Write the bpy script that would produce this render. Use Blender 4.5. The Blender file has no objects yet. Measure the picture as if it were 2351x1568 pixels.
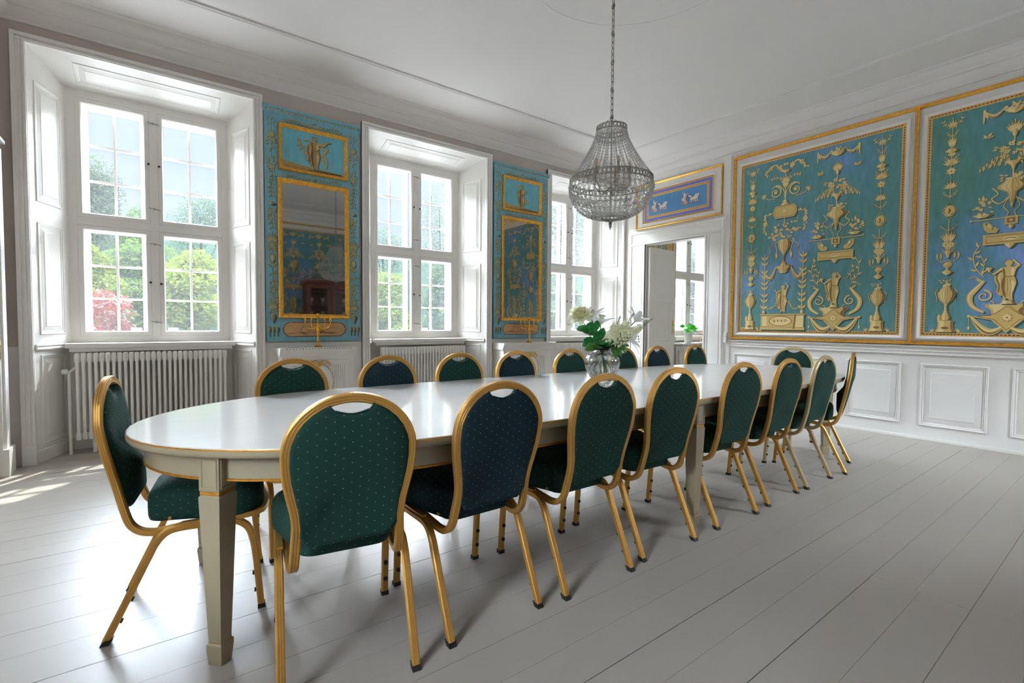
import bpy, bmesh, math, random
from math import sin, cos, pi, radians, sqrt, atan2
from mathutils import Vector, Matrix, noise

C = bpy.context.scene.collection
S = bpy.context.scene
random.seed(7)

# ---------------------------------------------------------------- camera
cam_d = bpy.data.cameras.new('camera'); cam = bpy.data.objects.new('camera', cam_d); C.objects.link(cam)
YAW, PIT, ROL, FPX, CAMZ = 0.6361, -0.0373, 0.0071, 1096.04, 1.1367
fw = Vector((sin(YAW)*cos(PIT), cos(YAW)*cos(PIT), sin(PIT)))
r0 = Vector((cos(YAW), -sin(YAW), 0)); u0 = r0.cross(fw)
rr = r0*cos(ROL)+u0*sin(ROL); uu = -r0*sin(ROL)+u0*cos(ROL)
cam.matrix_world = Matrix(((rr.x, uu.x, -fw.x, 0), (rr.y, uu.y, -fw.y, 0), (rr.z, uu.z, -fw.z, CAMZ), (0, 0, 0, 1)))
cam_d.sensor_width = 36; cam_d.lens = FPX/2351*36; cam_d.clip_start = 0.05; cam_d.clip_end = 300
S.camera = cam
# ---------------------------------------------------------------- exposure
S.view_settings.view_transform = 'Standard'; S.view_settings.look = 'None'
S.view_settings.gamma = 1; S.view_settings.use_curve_mapping = False
S.view_settings.exposure = EXPOSURE = 0.24
S.cycles.use_denoising = True
S.cycles.max_bounces = 10; S.cycles.diffuse_bounces = 7; S.cycles.glossy_bounces = 4
S.cycles.transparent_max_bounces = 24; S.cycles.transmission_bounces = 6
S.cycles.caustics_reflective = False; S.cycles.caustics_refractive = False
S.cycles.sample_clamp_indirect = 6

# ---------------------------------------------------------------- world: thin cloud, far brighter overhead than at the horizon
W = bpy.data.worlds.new('sky'); S.world = W; W.use_nodes = True
nt = W.node_tree; nt.nodes.clear(); L = nt.links.new
def wn(t, **k):
    n = nt.nodes.new(t)
    for a, b in k.items(): setattr(n, a, b)
    return n
out = wn('ShaderNodeOutputWorld'); bg = wn('ShaderNodeBackground'); tc = wn('ShaderNodeTexCoord'); sx = wn('ShaderNodeSeparateXYZ')
L(tc.outputs['Generated'], sx.inputs[0])
rp = wn('ShaderNodeValToRGB'); L(sx.outputs['Z'], rp.inputs[0])
e = rp.color_ramp.elements
SKY_TOP = 84.0
e[0].position = 0.0; e[0].color = (0.50, 0.56, 0.64, 1)
e[1].position = 1.0; e[1].color = (.36*SKY_TOP, .38*SKY_TOP, .42*SKY_TOP, 1)
for p, c in ((0.320, (0.60, 0.66, 0.76)), (0.345, (1.45*SKY_TOP, 1.5*SKY_TOP, 1.62*SKY_TOP)), (0.45, (1.1*SKY_TOP, 1.15*SKY_TOP, 1.25*SKY_TOP)), (.60, (.52*SKY_TOP, .55*SKY_TOP, .60*SKY_TOP))):
    q = e.new(p); q.color = (*c, 1)
nz = wn('ShaderNodeTexNoise'); nz.inputs['Scale'].default_value = 3.0; nz.inputs['Detail'].default_value = 5
mpn = wn('ShaderNodeMapping'); mpn.inputs['Scale'].default_value = (1, 1, 2.6); L(tc.outputs['Generated'], mpn.inputs[0]); L(mpn.outputs[0], nz.inputs[0])
cr = wn('ShaderNodeValToRGB'); L(nz.outputs[0], cr.inputs[0]); cr.color_ramp.elements[0].position = .42; cr.color_ramp.elements[1].position = .62
cr.color_ramp.elements[0].color = (.90, .95, 1.0, 1); cr.color_ramp.elements[1].color = (1.06, 1.05, 1.04, 1)
mu = wn('ShaderNodeMix', data_type='RGBA', blend_type='MULTIPLY'); mu.inputs[0].default_value = 1
L(rp.outputs[0], mu.inputs[6]); L(cr.outputs[0], mu.inputs[7]); L(mu.outputs[2], bg.inputs[0]); bg.inputs[1].default_value = 1.0
L(bg.outputs[0], out.inputs[0])

# ---------------------------------------------------------------- sun
sd = bpy.data.lights.new('sun', 'SUN'); sun = bpy.data.objects.new('sun', sd); C.objects.link(sun)
el = radians(56); hz = Vector((-.60, -.80, 0)).normalized()
dv = Vector((hz.x*cos(el), hz.y*cos(el), -sin(el)))
sun.rotation_euler = dv.to_track_quat('-Z', 'Y').to_euler()
sd.energy = 9.0; sd.angle = radians(0.8); sd.color = (1.0, .97, .92)

# ---------------------------------------------------------------- sizes of the room
YA, YD, XB, XC, ZC = 5.2425, -1.04, 6.1335, -0.95, 3.60
WCX = (-0.02, 2.655, 5.31)          # window axes
# window openings are marked as light portals (they only guide the sky's light)
for px_, py_, prz in [(cx, YA+.60, 0) for cx in WCX]+[(7.69, 4.83+.42, 0)]+[(4.95, YD-.60, pi), (XC-.60, 1.05, pi/2)]:  # last two portals serve the added fill windows
    pd = bpy.data.lights.new('daylight_portal', 'AREA'); pd.shape = 'RECTANGLE'; pd.size = 1.24; pd.size_y = 2.22
    po = bpy.data.objects.new('daylight_portal', pd); C.objects.link(po); po.location = (px_, py_, 2.06); po.rotation_euler = (-pi/2, 0, prz)
    pd.cycles.is_portal = True

# ================================================================ helpers
def lin(r, g, b):
    f = lambda v: (v/255/12.92) if v <= 10.3 else ((v/255+.055)/1.055)**2.4
    return (f(r), f(g), f(b), 1)

def mat(name, col, rough=.5, metal=0., noise_amt=0., noise_scale=6., bump=0., bump_scale=60., coat=0., sheen=0., stretch=None, spec=.5):
    m = bpy.data.materials.new(name); m.use_nodes = True; t = m.node_tree; b = t.nodes['Principled BSDF']
    b.inputs['Base Color'].default_value = col; b.inputs['Roughness'].default_value = rough; b.inputs['Metallic'].default_value = metal
    b.inputs['Specular IOR Level'].default_value = spec
    if coat: b.inputs['Coat Weight'].default_value = coat; b.inputs['Coat Roughness'].default_value = .08
    if sheen: b.inputs['Sheen Weight'].default_value = sheen; b.inputs['Sheen Roughness'].default_value = .4
    if noise_amt or bump:
        tc = t.nodes.new('ShaderNodeTexCoord'); mp = t.nodes.new('ShaderNodeMapping'); t.links.new(tc.outputs['Object'], mp.inputs[0])
        if stretch: mp.inputs['Scale'].default_value = stretch
    if noise_amt:
        n = t.nodes.new('ShaderNodeTexNoise'); n.inputs['Scale'].default_value = noise_scale; n.inputs['Detail'].default_value = 5
        t.links.new(mp.outputs[0], n.inputs[0])
        r = t.nodes.new('ShaderNodeValToRGB'); t.links.new(n.outputs[0], r.inputs[0])
        k0, k1 = 1-noise_amt, 1+noise_amt*.6
        r.color_ramp.elements[0].position = .3; r.color_ramp.elements[1].position = .7
        r.color_ramp.elements[0].color = (*[min(1, c*k0) for c in col[:3]], 1); r.color_ramp.elements[1].color = (*[min(1, c*k1) for c in col[:3]], 1)
        t.links.new(r.outputs[0], b.inputs['Base Color'])
    if bump:
        n2 = t.nodes.new('ShaderNodeTexNoise'); n2.inputs['Scale'].default_value = bump_scale; n2.inputs['Detail'].default_value = 3
        t.links.new(mp.outputs[0], n2.inputs[0])
        bp = t.nodes.new('ShaderNodeBump'); bp.inputs['Strength'].default_value = bump; bp.inputs['Distance'].default_value = .01
        t.links.new(n2.outputs[0], bp.inputs['Height']); t.links.new(bp.outputs[0], b.inputs['Normal'])
    return m

class MB:
    """collects faces and links them as one mesh object"""
    def __init__(s): s.v = []; s.f = []; s.m = []; s.uv = None
    def add(s, vs, fs, mi=0):
        o = len(s.v); s.v += [tuple(p) for p in vs]; s.f += [[i+o for i in f] for f in fs]; s.m += [mi]*len(fs)
    def box(s, x0, x1, y0, y1, z0, z1, mi=0, bev=0.):
        if x0 > x1: x0, x1 = x1, x0
        if y0 > y1: y0, y1 = y1, y0
        if z0 > z1: z0, z1 = z1, z0
        if bev <= 0:
            vs = [(x, y, z) for x in (x0, x1) for y in (y0, y1) for z in (z0, z1)]
            s.add(vs, [(0, 1, 3, 2), (4, 6, 7, 5), (0, 4, 5, 1), (2, 3, 7, 6), (0, 2, 6, 4), (1, 5, 7, 3)], mi); return
        b = bmesh.new(); bmesh.ops.create_cube(b, size=1)
        for v in b.verts: v.co = Vector((x0+(v.co.x+.5)*(x1-x0), y0+(v.co.y+.5)*(y1-y0), z0+(v.co.z+.5)*(z1-z0)))
        bmesh.ops.bevel(b, geom=b.edges[:], offset=min(bev, (x1-x0)*.45, (y1-y0)*.45, (z1-z0)*.45), segments=2, affect='EDGES', profile=.6)
        s.bm(b, mi)
    def bm(s, b, mi=0, M=None):
        b.verts.index_update(); vs = [(M@v.co if M else v.co.copy()) for v in b.verts]; s.add(vs, [[v.index for v in f.verts] for f in b.faces], mi); b.free()
    def prism(s, pts, axis, a0, a1, mi=0):
        """extrude a closed 2-D outline along an axis: x -> pts are (y,z); y -> (x,z); z -> (x,y)"""
        n = len(pts); mk = {'x': lambda p, a: (a, p[0], p[1]), 'y': lambda p, a: (p[0], a, p[1]), 'z': lambda p, a: (p[0], p[1], a)}[axis]
        vs = [mk(p, a0) for p in pts]+[mk(p, a1) for p in pts]
        s.add(vs, [tuple(range(n))[::-1], tuple(range(n, 2*n))]+[(i, (i+1) % n, n+(i+1) % n, n+i) for i in range(n)], mi)
    def lathe(s, prof, cx=0, cy=0, seg=24, mi=0, z0=0, cap=True):
        n = len(prof); vs = []
        for r, z in prof:
            for k in range(seg): a = 2*pi*k/seg; vs.append((cx+r*cos(a), cy+r*sin(a), z+z0))
        fs = [(i*seg+k, i*seg+(k+1) % seg, (i+1)*seg+(k+1) % seg, (i+1)*seg+k) for i in range(n-1) for k in range(seg)]
        if cap: fs += [tuple(range(seg))[::-1], tuple((n-1)*seg+k for k in range(seg))]
        s.add(vs, fs, mi)
    def sweep(s, path, sec, ref=None, closed=False, mi=0, scale=None, cap=True):
        """sec: list of (a,b); a along the side vector, b along the normal; ref: fixed side vector or a function of the index"""
        P = [Vector(p) for p in path]; n = len(P); m = len(sec); vs = []; prev = None
        for i, p in enumerate(P):
            if closed: t = (P[(i+1) % n]-P[i-1]).normalized()
            else: t = (P[min(i+1, n-1)]-P[max(i-1, 0)]).normalized()
            if ref is not None:
                sd = ref(i) if callable(ref) else Vector(ref); sd = (sd-t*sd.dot(t)).normalized()
            elif prev is None:
                sd = t.orthogonal().normalized()
            else:
                sd = (prev-t*prev.dot(t)).normalized()
            prev = sd; nr = t.cross(sd); k = scale(i/(n-1)) if scale else 1
            vs += [p+sd*a*k+nr*b*k for a, b in sec]
        rng = range(n) if closed else range(n-1)
        fs = [(i*m+j, i*m+(j+1) % m, ((i+1) % n)*m+(j+1) % m, ((i+1) % n)*m+j) for i in rng for j in range(m)]
        if cap and not closed: fs += [tuple(range(m))[::-1], tuple((n-1)*m+j for j in range(m))]
        s.add(vs, fs, mi)
    def tube(s, path, r, seg=8, closed=False, mi=0, scale=None):
        s.sweep(path, [(r*cos(2*pi*k/seg), r*sin(2*pi*k/seg)) for k in range(seg)], None, closed, mi, scale)
    def ball(s, c, r, mi=0, sub=1, sc=(1, 1, 1)):
        b = bmesh.new(); bmesh.ops.create_icosphere(b, subdivisions=sub, radius=r)
        for v in b.verts: v.co = Vector((v.co.x*sc[0]+c[0], v.co.y*sc[1]+c[1], v.co.z*sc[2]+c[2]))
        s.bm(b, mi)
    def build(s, name, mats, parent=None, smooth=None, uv=None, loc=None):
        me = bpy.data.meshes.new(name); me.from_pydata(s.v, [], s.f)
        if not isinstance(mats, (list, tuple)): mats = [mats]
        for m in mats: me.materials.append(m)
        if len(mats) > 1: me.polygons.foreach_set('material_index', s.m)
        b = bmesh.new(); b.from_mesh(me); bmesh.ops.recalc_face_normals(b, faces=b.faces[:]); b.to_mesh(me); b.free()
        if smooth is not None:
            me.polygons.foreach_set('use_smooth', [True]*len(me.polygons)); me.set_sharp_from_angle(angle=radians(smooth))
        if uv:
            l = me.uv_layers.new(name='uv')
            for p in me.polygons:
                for li in p.loop_indices: l.data[li].uv = uv(me.vertices[me.loops[li].vertex_index].co, p.normal)
        me.update()
        o = bpy.data.objects.new(name, me); C.objects.link(o)
        if parent: o.parent = parent
        if loc: o.location = loc
        return o

def tag(o, label=None, cat=None, group=None, kind=None):
    if label: o['label'] = label
    if cat: o['category'] = cat
    if group: o['group'] = group
    if kind: o['kind'] = kind
    return o
def thing(name, label, cat, loc=(0, 0, 0), rz=0, group=None):
    o = bpy.data.objects.new(name, None); C.objects.link(o); o.location = loc; o.rotation_euler = (0, 0, rz); o.empty_display_size = .1
    return tag(o, label, cat, group)
def struct(o): o['kind'] = 'structure'; return o
def copy_tree(o, parent=None):
    c = o.copy(); C.objects.link(c)
    if parent: c.parent = parent
    for ch in list(o.children): copy_tree(ch, c)
    return c
def spline(pts, n=8, closed=False):
    """Catmull-Rom through the points"""
    P = [Vector(p) for p in pts]; N = len(P); o = []
    for i in range(N if closed else N-1):
        if closed: a, b, c, d = P[i-1], P[i], P[(i+1) % N], P[(i+2) % N]
        else: a, b, c, d = P[max(i-1, 0)], P[i], P[i+1], P[min(i+2, N-1)]
        for k in range(n):
            t = k/n; o.append(.5*((2*b)+(c-a)*t+(2*a-5*b+4*c-d)*t*t+(3*b-a-3*c+d)*t**3))
    if not closed: o.append(P[-1])
    return o

# ================================================================ materials
M = {}
M['white'] = mat('white_gloss_paint', lin(240, 237, 232), .38, noise_amt=.03, noise_scale=3, bump=.06, bump_scale=25)
M['wallwhite'] = mat('white_wall_paint', lin(238, 235, 231), .45, noise_amt=.03, noise_scale=2.5, bump=.08, bump_scale=18)
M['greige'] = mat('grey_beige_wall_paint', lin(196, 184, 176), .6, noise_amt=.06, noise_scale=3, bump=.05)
M['ceil'] = mat('ceiling_paint', lin(229, 224, 221), .7, noise_amt=.02, noise_scale=1.2, bump=.04, bump_scale=8)
M['gilt'] = mat('gilt_moulding', lin(222, 166, 66), .35, .7, noise_amt=.2, noise_scale=30, bump=.1)
M['giltdark'] = mat('gilt_wood', lin(196, 132, 36), .4, .55, noise_amt=.25, noise_scale=40, bump=.15)
M['gold'] = mat('gold_anodised_tube', lin(204, 156, 82), .36, .75, noise_amt=.05, noise_scale=20)
M['palegold'] = mat('champagne_tube', lin(206, 184, 140), .36, .65, noise_amt=.05, noise_scale=20)
M['brass'] = mat('polished_brass', lin(224, 170, 66), .16, 1.0, noise_amt=.12, noise_scale=25)
M['black'] = mat('black_rubber', (.012, .012, .012, 1), .5)
M['iron'] = mat('dark_iron', (.05, .048, .045, 1), .45, .6)
M['rad'] = mat('radiator_enamel', lin(244, 241, 236), .35)
M['dark'] = mat('dark_gap', (.02, .018, .016, 1), .9)
M['wood'] = mat('mahogany', lin(104, 48, 34), .3, noise_amt=.3, noise_scale=5, stretch=(1, 1, 8), coat=.3)
M['bwglass'] = mat('cabinet_glass', (.02, .025, .03, 1), .05)
M['silver'] = mat('aged_silver', lin(156, 153, 142), .35, .8, noise_amt=.25, noise_scale=60)
M['tpaint'] = mat('table_paint', lin(160, 147, 120), .32, noise_amt=.04, noise_scale=5, bump=.03)
M['ttop'] = mat('table_top_lacquer', lin(214, 211, 207), .11, noise_amt=.025, noise_scale=3, spec=.28, stretch=(.4, 3, 1))
M['stem'] = mat('green_stem', lin(70, 96, 52), .5)
M['leaf'] = mat('leaf_green', lin(44, 112, 58), .4, noise_amt=.3, noise_scale=30)
M['leafdark'] = mat('leaf_dark_green', lin(58, 88, 44), .45, noise_amt=.3, noise_scale=30)
M['petalw'] = mat('white_petal', lin(240, 241, 240), .5)
M['petalc'] = mat('cream_petal', lin(245, 236, 196), .5, noise_amt=.1, noise_scale=20)
M['bloss'] = mat('cream_blossom', lin(236, 234, 205), .6, noise_amt=.15, noise_scale=60)
M['bud'] = mat('green_bud', lin(150, 152, 96), .6, noise_amt=.3, noise_scale=80)
M['rosein'] = mat('rose_heart', lin(246, 216, 170), .5)

def thin(name, col, k=.45, amt=.1, sc=30):
    m = bpy.data.materials.new(name); m.use_nodes = True; t = m.node_tree; t.nodes.clear(); n = t.nodes.new; l = t.links.new
    o = n('ShaderNodeOutputMaterial'); d = n('ShaderNodeBsdfDiffuse'); r = n('ShaderNodeBsdfTranslucent'); x = n('ShaderNodeMixShader'); x.inputs[0].default_value = k
    nz = n('ShaderNodeTexNoise'); nz.inputs['Scale'].default_value = sc; cr = n('ShaderNodeValToRGB'); cr.color_ramp.elements[0].position = .35; cr.color_ramp.elements[1].position = .65
    cr.color_ramp.elements[0].color = (*[c*(1-amt) for c in col[:3]], 1); cr.color_ramp.elements[1].color = (*[min(1, c*(1+amt)) for c in col[:3]], 1)
    tc = n('ShaderNodeTexCoord'); l(tc.outputs['Object'], nz.inputs[0]); l(nz.outputs[0], cr.inputs[0]); l(cr.outputs[0], d.inputs[0]); l(cr.outputs[0], r.inputs[0]); l(d.outputs[0], x.inputs[1]); l(r.outputs[0], x.inputs[2]); l(x.outputs[0], o.inputs[0])
    return m
M['petalthin'] = thin('lily_petal', lin(246, 247, 246), .5, .02)
M['petalc'] = thin('cream_petal', lin(255, 252, 226), .5, .04, 20)
M['rosein'] = thin('rose_heart', lin(255, 226, 180), .4, .05, 20)
M['bloss'] = thin('cream_blossom', lin(252, 250, 222), .4, .08, 60)
M['leaf'] = thin('leaf_green', lin(44, 108, 56), .35, .3)
M['leafdark'] = thin('leaf_dark_green', lin(72, 108, 54), .35, .3)
def glass_mat(name, haze, tint=(1, 1, 1)):
    """thin pane: see-through, a little mirror at grazing angles, a little dusty"""
    m = bpy.data.materials.new(name); m.use_nodes = True; t = m.node_tree; t.nodes.clear(); n = t.nodes.new; l = t.links.new
    o = n('ShaderNodeOutputMaterial'); tr = n('ShaderNodeBsdfTransparent'); tr.inputs[0].default_value = (*tint, 1)
    gl = n('ShaderNodeBsdfGlossy'); gl.inputs['Roughness'].default_value = .02
    tl = n('ShaderNodeBsdfTranslucent'); tl.inputs[0].default_value = (.9, .93, .95, 1)
    lw = n('ShaderNodeLayerWeight'); lw.inputs[0].default_value = .5
    p5 = n('ShaderNodeMath'); p5.operation = 'POWER'; p5.inputs[1].default_value = 5; l(lw.outputs['Facing'], p5.inputs[0])
    fr = n('ShaderNodeMath'); fr.operation = 'MULTIPLY_ADD'; fr.inputs[1].default_value = .85; fr.inputs[2].default_value = .025; l(p5.outputs[0], fr.inputs[0])
    a = n('ShaderNodeMixShader'); a.inputs[0].default_value = haze; b = n('ShaderNodeMixShader')
    l(tr.outputs[0], a.inputs[1]); l(tl.outputs[0], a.inputs[2]); l(fr.outputs[0], b.inputs[0]); l(a.outputs[0], b.inputs[1]); l(gl.outputs[0], b.inputs[2]); l(b.outputs[0], o.inputs[0])
    return m
M['pane'] = glass_mat('window_glass', .0032)
M['paneout'] = glass_mat('old_window_glass', .0055, (.95, .98, .98))
def crystal_mat(name, tint, gf=.25, milk=0., rfk=.5):
    m = bpy.data.materials.new(name); m.use_nodes = True; t = m.node_tree; t.nodes.clear(); n = t.nodes.new; l = t.links.new
    o = n('ShaderNodeOutputMaterial'); tr = n('ShaderNodeBsdfTransparent'); tr.inputs[0].default_value = (*tint, 1)
    rf = n('ShaderNodeBsdfRefraction'); rf.inputs['IOR'].default_value = 1.5; rf.inputs['Roughness'].default_value = 0; rf.inputs[0].default_value = (*tint, 1)
    gl = n('ShaderNodeBsdfGlossy'); gl.inputs['Roughness'].default_value = .03
    lw = n('ShaderNodeLayerWeight'); lw.inputs[0].default_value = gf
    a = n('ShaderNodeMixShader'); a.inputs[0].default_value = rfk; b = n('ShaderNodeMixShader'); c = n('ShaderNodeMixShader'); c.inputs[0].default_value = milk
    df = n('ShaderNodeBsdfDiffuse'); df.inputs[0].default_value = (.96, .98, .97, 1); dt = n('ShaderNodeBsdfTranslucent'); dt.inputs[0].default_value = (.96, .98, .97, 1); dm = n('ShaderNodeMixShader'); l(df.outputs[0], dm.inputs[1]); l(dt.outputs[0], dm.inputs[2]); l(tr.outputs[0], c.inputs[1]); l(dm.outputs[0], c.inputs[2])
    l(c.outputs[0], a.inputs[1]); l(rf.outputs[0], a.inputs[2]); l(lw.outputs['Facing'], b.inputs[0]); l(a.outputs[0], b.inputs[1]); l(gl.outputs[0], b.inputs[2]); l(b.outputs[0], o.inputs[0])
    return m
M['crystal'] = crystal_mat('cut_crystal', (1, 1, 1), .30, .27, .03)
M['vase'] = crystal_mat('clear_vase_glass', (.95, .96, .96), .30, 0., .22)
mm = mat('old_mirror', (.52, .53, .52, 1), .03, 1.0, noise_amt=.10, noise_scale=2.5); M['mirror'] = mm

def fabric(name, c0, c1, dot):
    m = bpy.data.materials.new(name); m.use_nodes = True; t = m.node_tree; n = t.nodes.new; l = t.links.new; b = t.nodes['Principled BSDF']
    b.inputs['Roughness'].default_value = .85; b.inputs['Sheen Weight'].default_value = .22; b.inputs['Sheen Roughness'].default_value = .35
    b.inputs['Sheen Tint'].default_value = (*[min(1, x*5+.1) for x in c1[:3]], 1); b.inputs['Specular IOR Level'].default_value = .2
    uv = n('ShaderNodeUVMap'); uv.uv_map = 'uv'
    def math_(op, a, bb=None):
        k = n('ShaderNodeMath'); k.operation = op
        for i, x in enumerate((a, bb)):
            if x is None: continue
            if isinstance(x, (int, float)): k.inputs[i].default_value = x
            else: l(x, k.inputs[i])
        return k.outputs[0]
    s = n('ShaderNodeSeparateXYZ'); l(uv.outputs[0], s.inputs[0])
    ds = []
    for off in (0, .5):
        q = []
        for ax, per in ((0, .05), (1, .0325)):
            w = math_('ADD', math_('DIVIDE', s.outputs[ax], per), off+100)
            fr = math_('SUBTRACT', math_('FRACT', w), .5)
            q.append(math_('MULTIPLY', fr, per))
        ds.append(math_('SQRT', math_('ADD', math_('MULTIPLY', q[0], q[0]), math_('MULTIPLY', q[1], q[1]))))
    d = math_('MINIMUM', ds[0], ds[1]); isdot = math_('LESS_THAN', d, .0014)
    nz = n('ShaderNodeTexNoise'); nz.inputs['Scale'].default_value = 350; l(uv.outputs[0], nz.inputs[0])
    mx = n('ShaderNodeMix'); mx.data_type = 'RGBA'; mx.inputs[6].default_value = c0; mx.inputs[7].default_value = c1; l(nz.outputs[0], mx.inputs[0])
    m2 = n('ShaderNodeMix'); m2.data_type = 'RGBA'; l(isdot, m2.inputs[0]); l(mx.outputs[2], m2.inputs[6]); m2.inputs[7].default_value = dot; l(m2.outputs[2], b.inputs['Base Color'])
    wv = n('ShaderNodeTexWave'); wv.inputs['Scale'].default_value = 260; wv.bands_direction = 'DIAGONAL'; l(uv.outputs[0], wv.inputs[0])
    bp = n('ShaderNodeBump'); bp.inputs['Strength'].default_value = .12; bp.inputs['Distance'].default_value = .002; l(wv.outputs[0], bp.inputs['Height']); l(bp.outputs[0], b.inputs['Normal'])
    return m
M['green'] = fabric('green_dotted_fabric', lin(14, 40, 36), lin(26, 62, 52), lin(140, 158, 132))
M['navy'] = fabric('blue_green_dotted_fabric', lin(14, 32, 38), lin(24, 48, 56), lin(140, 158, 144))

# ================================================================ room shell
X_, Y_, Z_ = Vector((1, 0, 0)), Vector((0, 1, 0)), Vector((0, 0, 1))
def rings(mb, O, U, V, N, rect, sec, mi=0, cap=False, loop=False, skip=()):
    """mitred moulding round a rectangle: sec = [(inset, height)]; skip leaves out sides 0 bottom 1 right 2 top 3 left"""
    u0, u1, v0, v1 = rect; O = Vector(O); vs = []
    for d, h in sec:
        for u, v in ((u0+d, v0+d), (u1-d, v0+d), (u1-d, v1-d), (u0+d, v1-d)):
            vs.append(O+U*u+V*v+N*h)
    n = len(sec); fs = []
    for i in range(n if loop else n-1):
        j = (i+1) % n
        for k in range(4):
            if k in skip: continue
            fs.append((i*4+k, i*4+(k+1) % 4, j*4+(k+1) % 4, j*4+k))
    if cap: fs.append(tuple((n-1)*4+k for k in range(4)))
    mb.add(vs, fs, mi)
def raised(mb, O, U, V, N, rect, mi=0, w=.03, h=.012, fw_=.05):
    rings(mb, O, U, V, N, rect, [(0, 0), (.004, h), (w*.35, h*1.1), (w*.5, h*.5), (w*.8, h*.55), (w, .001)], mi)
    u0, u1, v0, v1 = rect
    r = (u0+w+.006, u1-w-.006, v0+w+.006, v1-w-.006)
    rings(mb, O, U, V, N, r, [(0, .0005), (fw_, h*.9), (fw_+.003, h*1.25)], mi, cap=True)

# floor: painted boards with open seams
fb = MB(); seams = [-1.0, -.62, -.25, .08, .41, .74, 1.045, 1.365, 1.715, 2.06, 2.43, 2.79, 3.15, 3.48, 3.82, 4.15, 4.50, 4.86, 5.22, 5.7]
rg = random.Random(3)
for i in range(len(seams)-1):
    a, b = seams[i], seams[i+1]; x = -1.2
    joints = []
    while x < 10.4:
        x2 = x+rg.uniform(3.2, 5.2); joints.append((x, min(x2, 10.6))); x = x2
    for x0, x1 in joints:
        gap = rg.choice((.0012, .0018, .0026)); dz = rg.uniform(-.0007, .0007)
        sp = (a+b)/2+rg.uniform(-.03, .03)
        for y0, y1, g in ((a, sp, .0005), (sp, b, gap)):
            fb.box(x0+.0004, x1-.0004, y0+.0005, y1-g, -.03, dz, 0)
fb.box(-1.3, 10.6, -1.1, 5.7, -.06, -.022, 1)
M['floor'] = mat('grey_white_floor_paint', lin(174, 166, 157), .38, noise_amt=.05, noise_scale=1.8, bump=.10, bump_scale=9, stretch=(.35, 1.6, 1), spec=.2)
struct(fb.build('floor', [M['floor'], M['dark']]))

# ceiling, its border strip and centre ring
cb = MB(); cb.box(XC-.2, XB+.2, YD-.2, YA+.6, ZC, ZC+.12)
rings(cb, (0, 0, 0), X_, Y_, Z_, (XC+.70, XB-.70, YD+.70, YA-.70), [(0, ZC+.001), (.004, ZC-.010), (.012, ZC-.014), (.022, ZC-.006), (.032, ZC-.016), (.046, ZC-.012), (.05, ZC+.001)])
rc, rR = Vector((2.577, 2.10, 0)), .846
cb.sweep([(rc.x+rR*cos(2*pi*k/96), rc.y+rR*sin(2*pi*k/96), ZC) for k in range(96)],
         [(-.04, .002), (-.04, -.012), (-.028, -.018), (-.018, -.008), (-.006, -.022), (.012, -.026), (.02, -.010), (.03, -.014), (.04, -.004), (.04, .002)], ref=lambda i: Vector((cos(2*pi*i/96), sin(2*pi*i/96), 0)), closed=True)
struct(cb.build('ceiling', M['ceil'], smooth=40))
# cornice round the room
tb = MB(); rings(tb, (0, 0, 0), X_, Y_, Z_, (XC, XB, YD, YA), [(-.02, 3.400), (.018, 3.405), (.022, 3.425), (.030, 3.430), (.062, 3.452), (.075, 3.478), (.078, 3.494), (.098, 3.498), (.104, 3.520), (.112, 3.524), (.142, 3.540), (.160, 3.562), (.166, 3.585), (.196, 3.589), (.206, 3.601)])
struct(tb.build('trim_1', M['ceil'], smooth=30))

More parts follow.
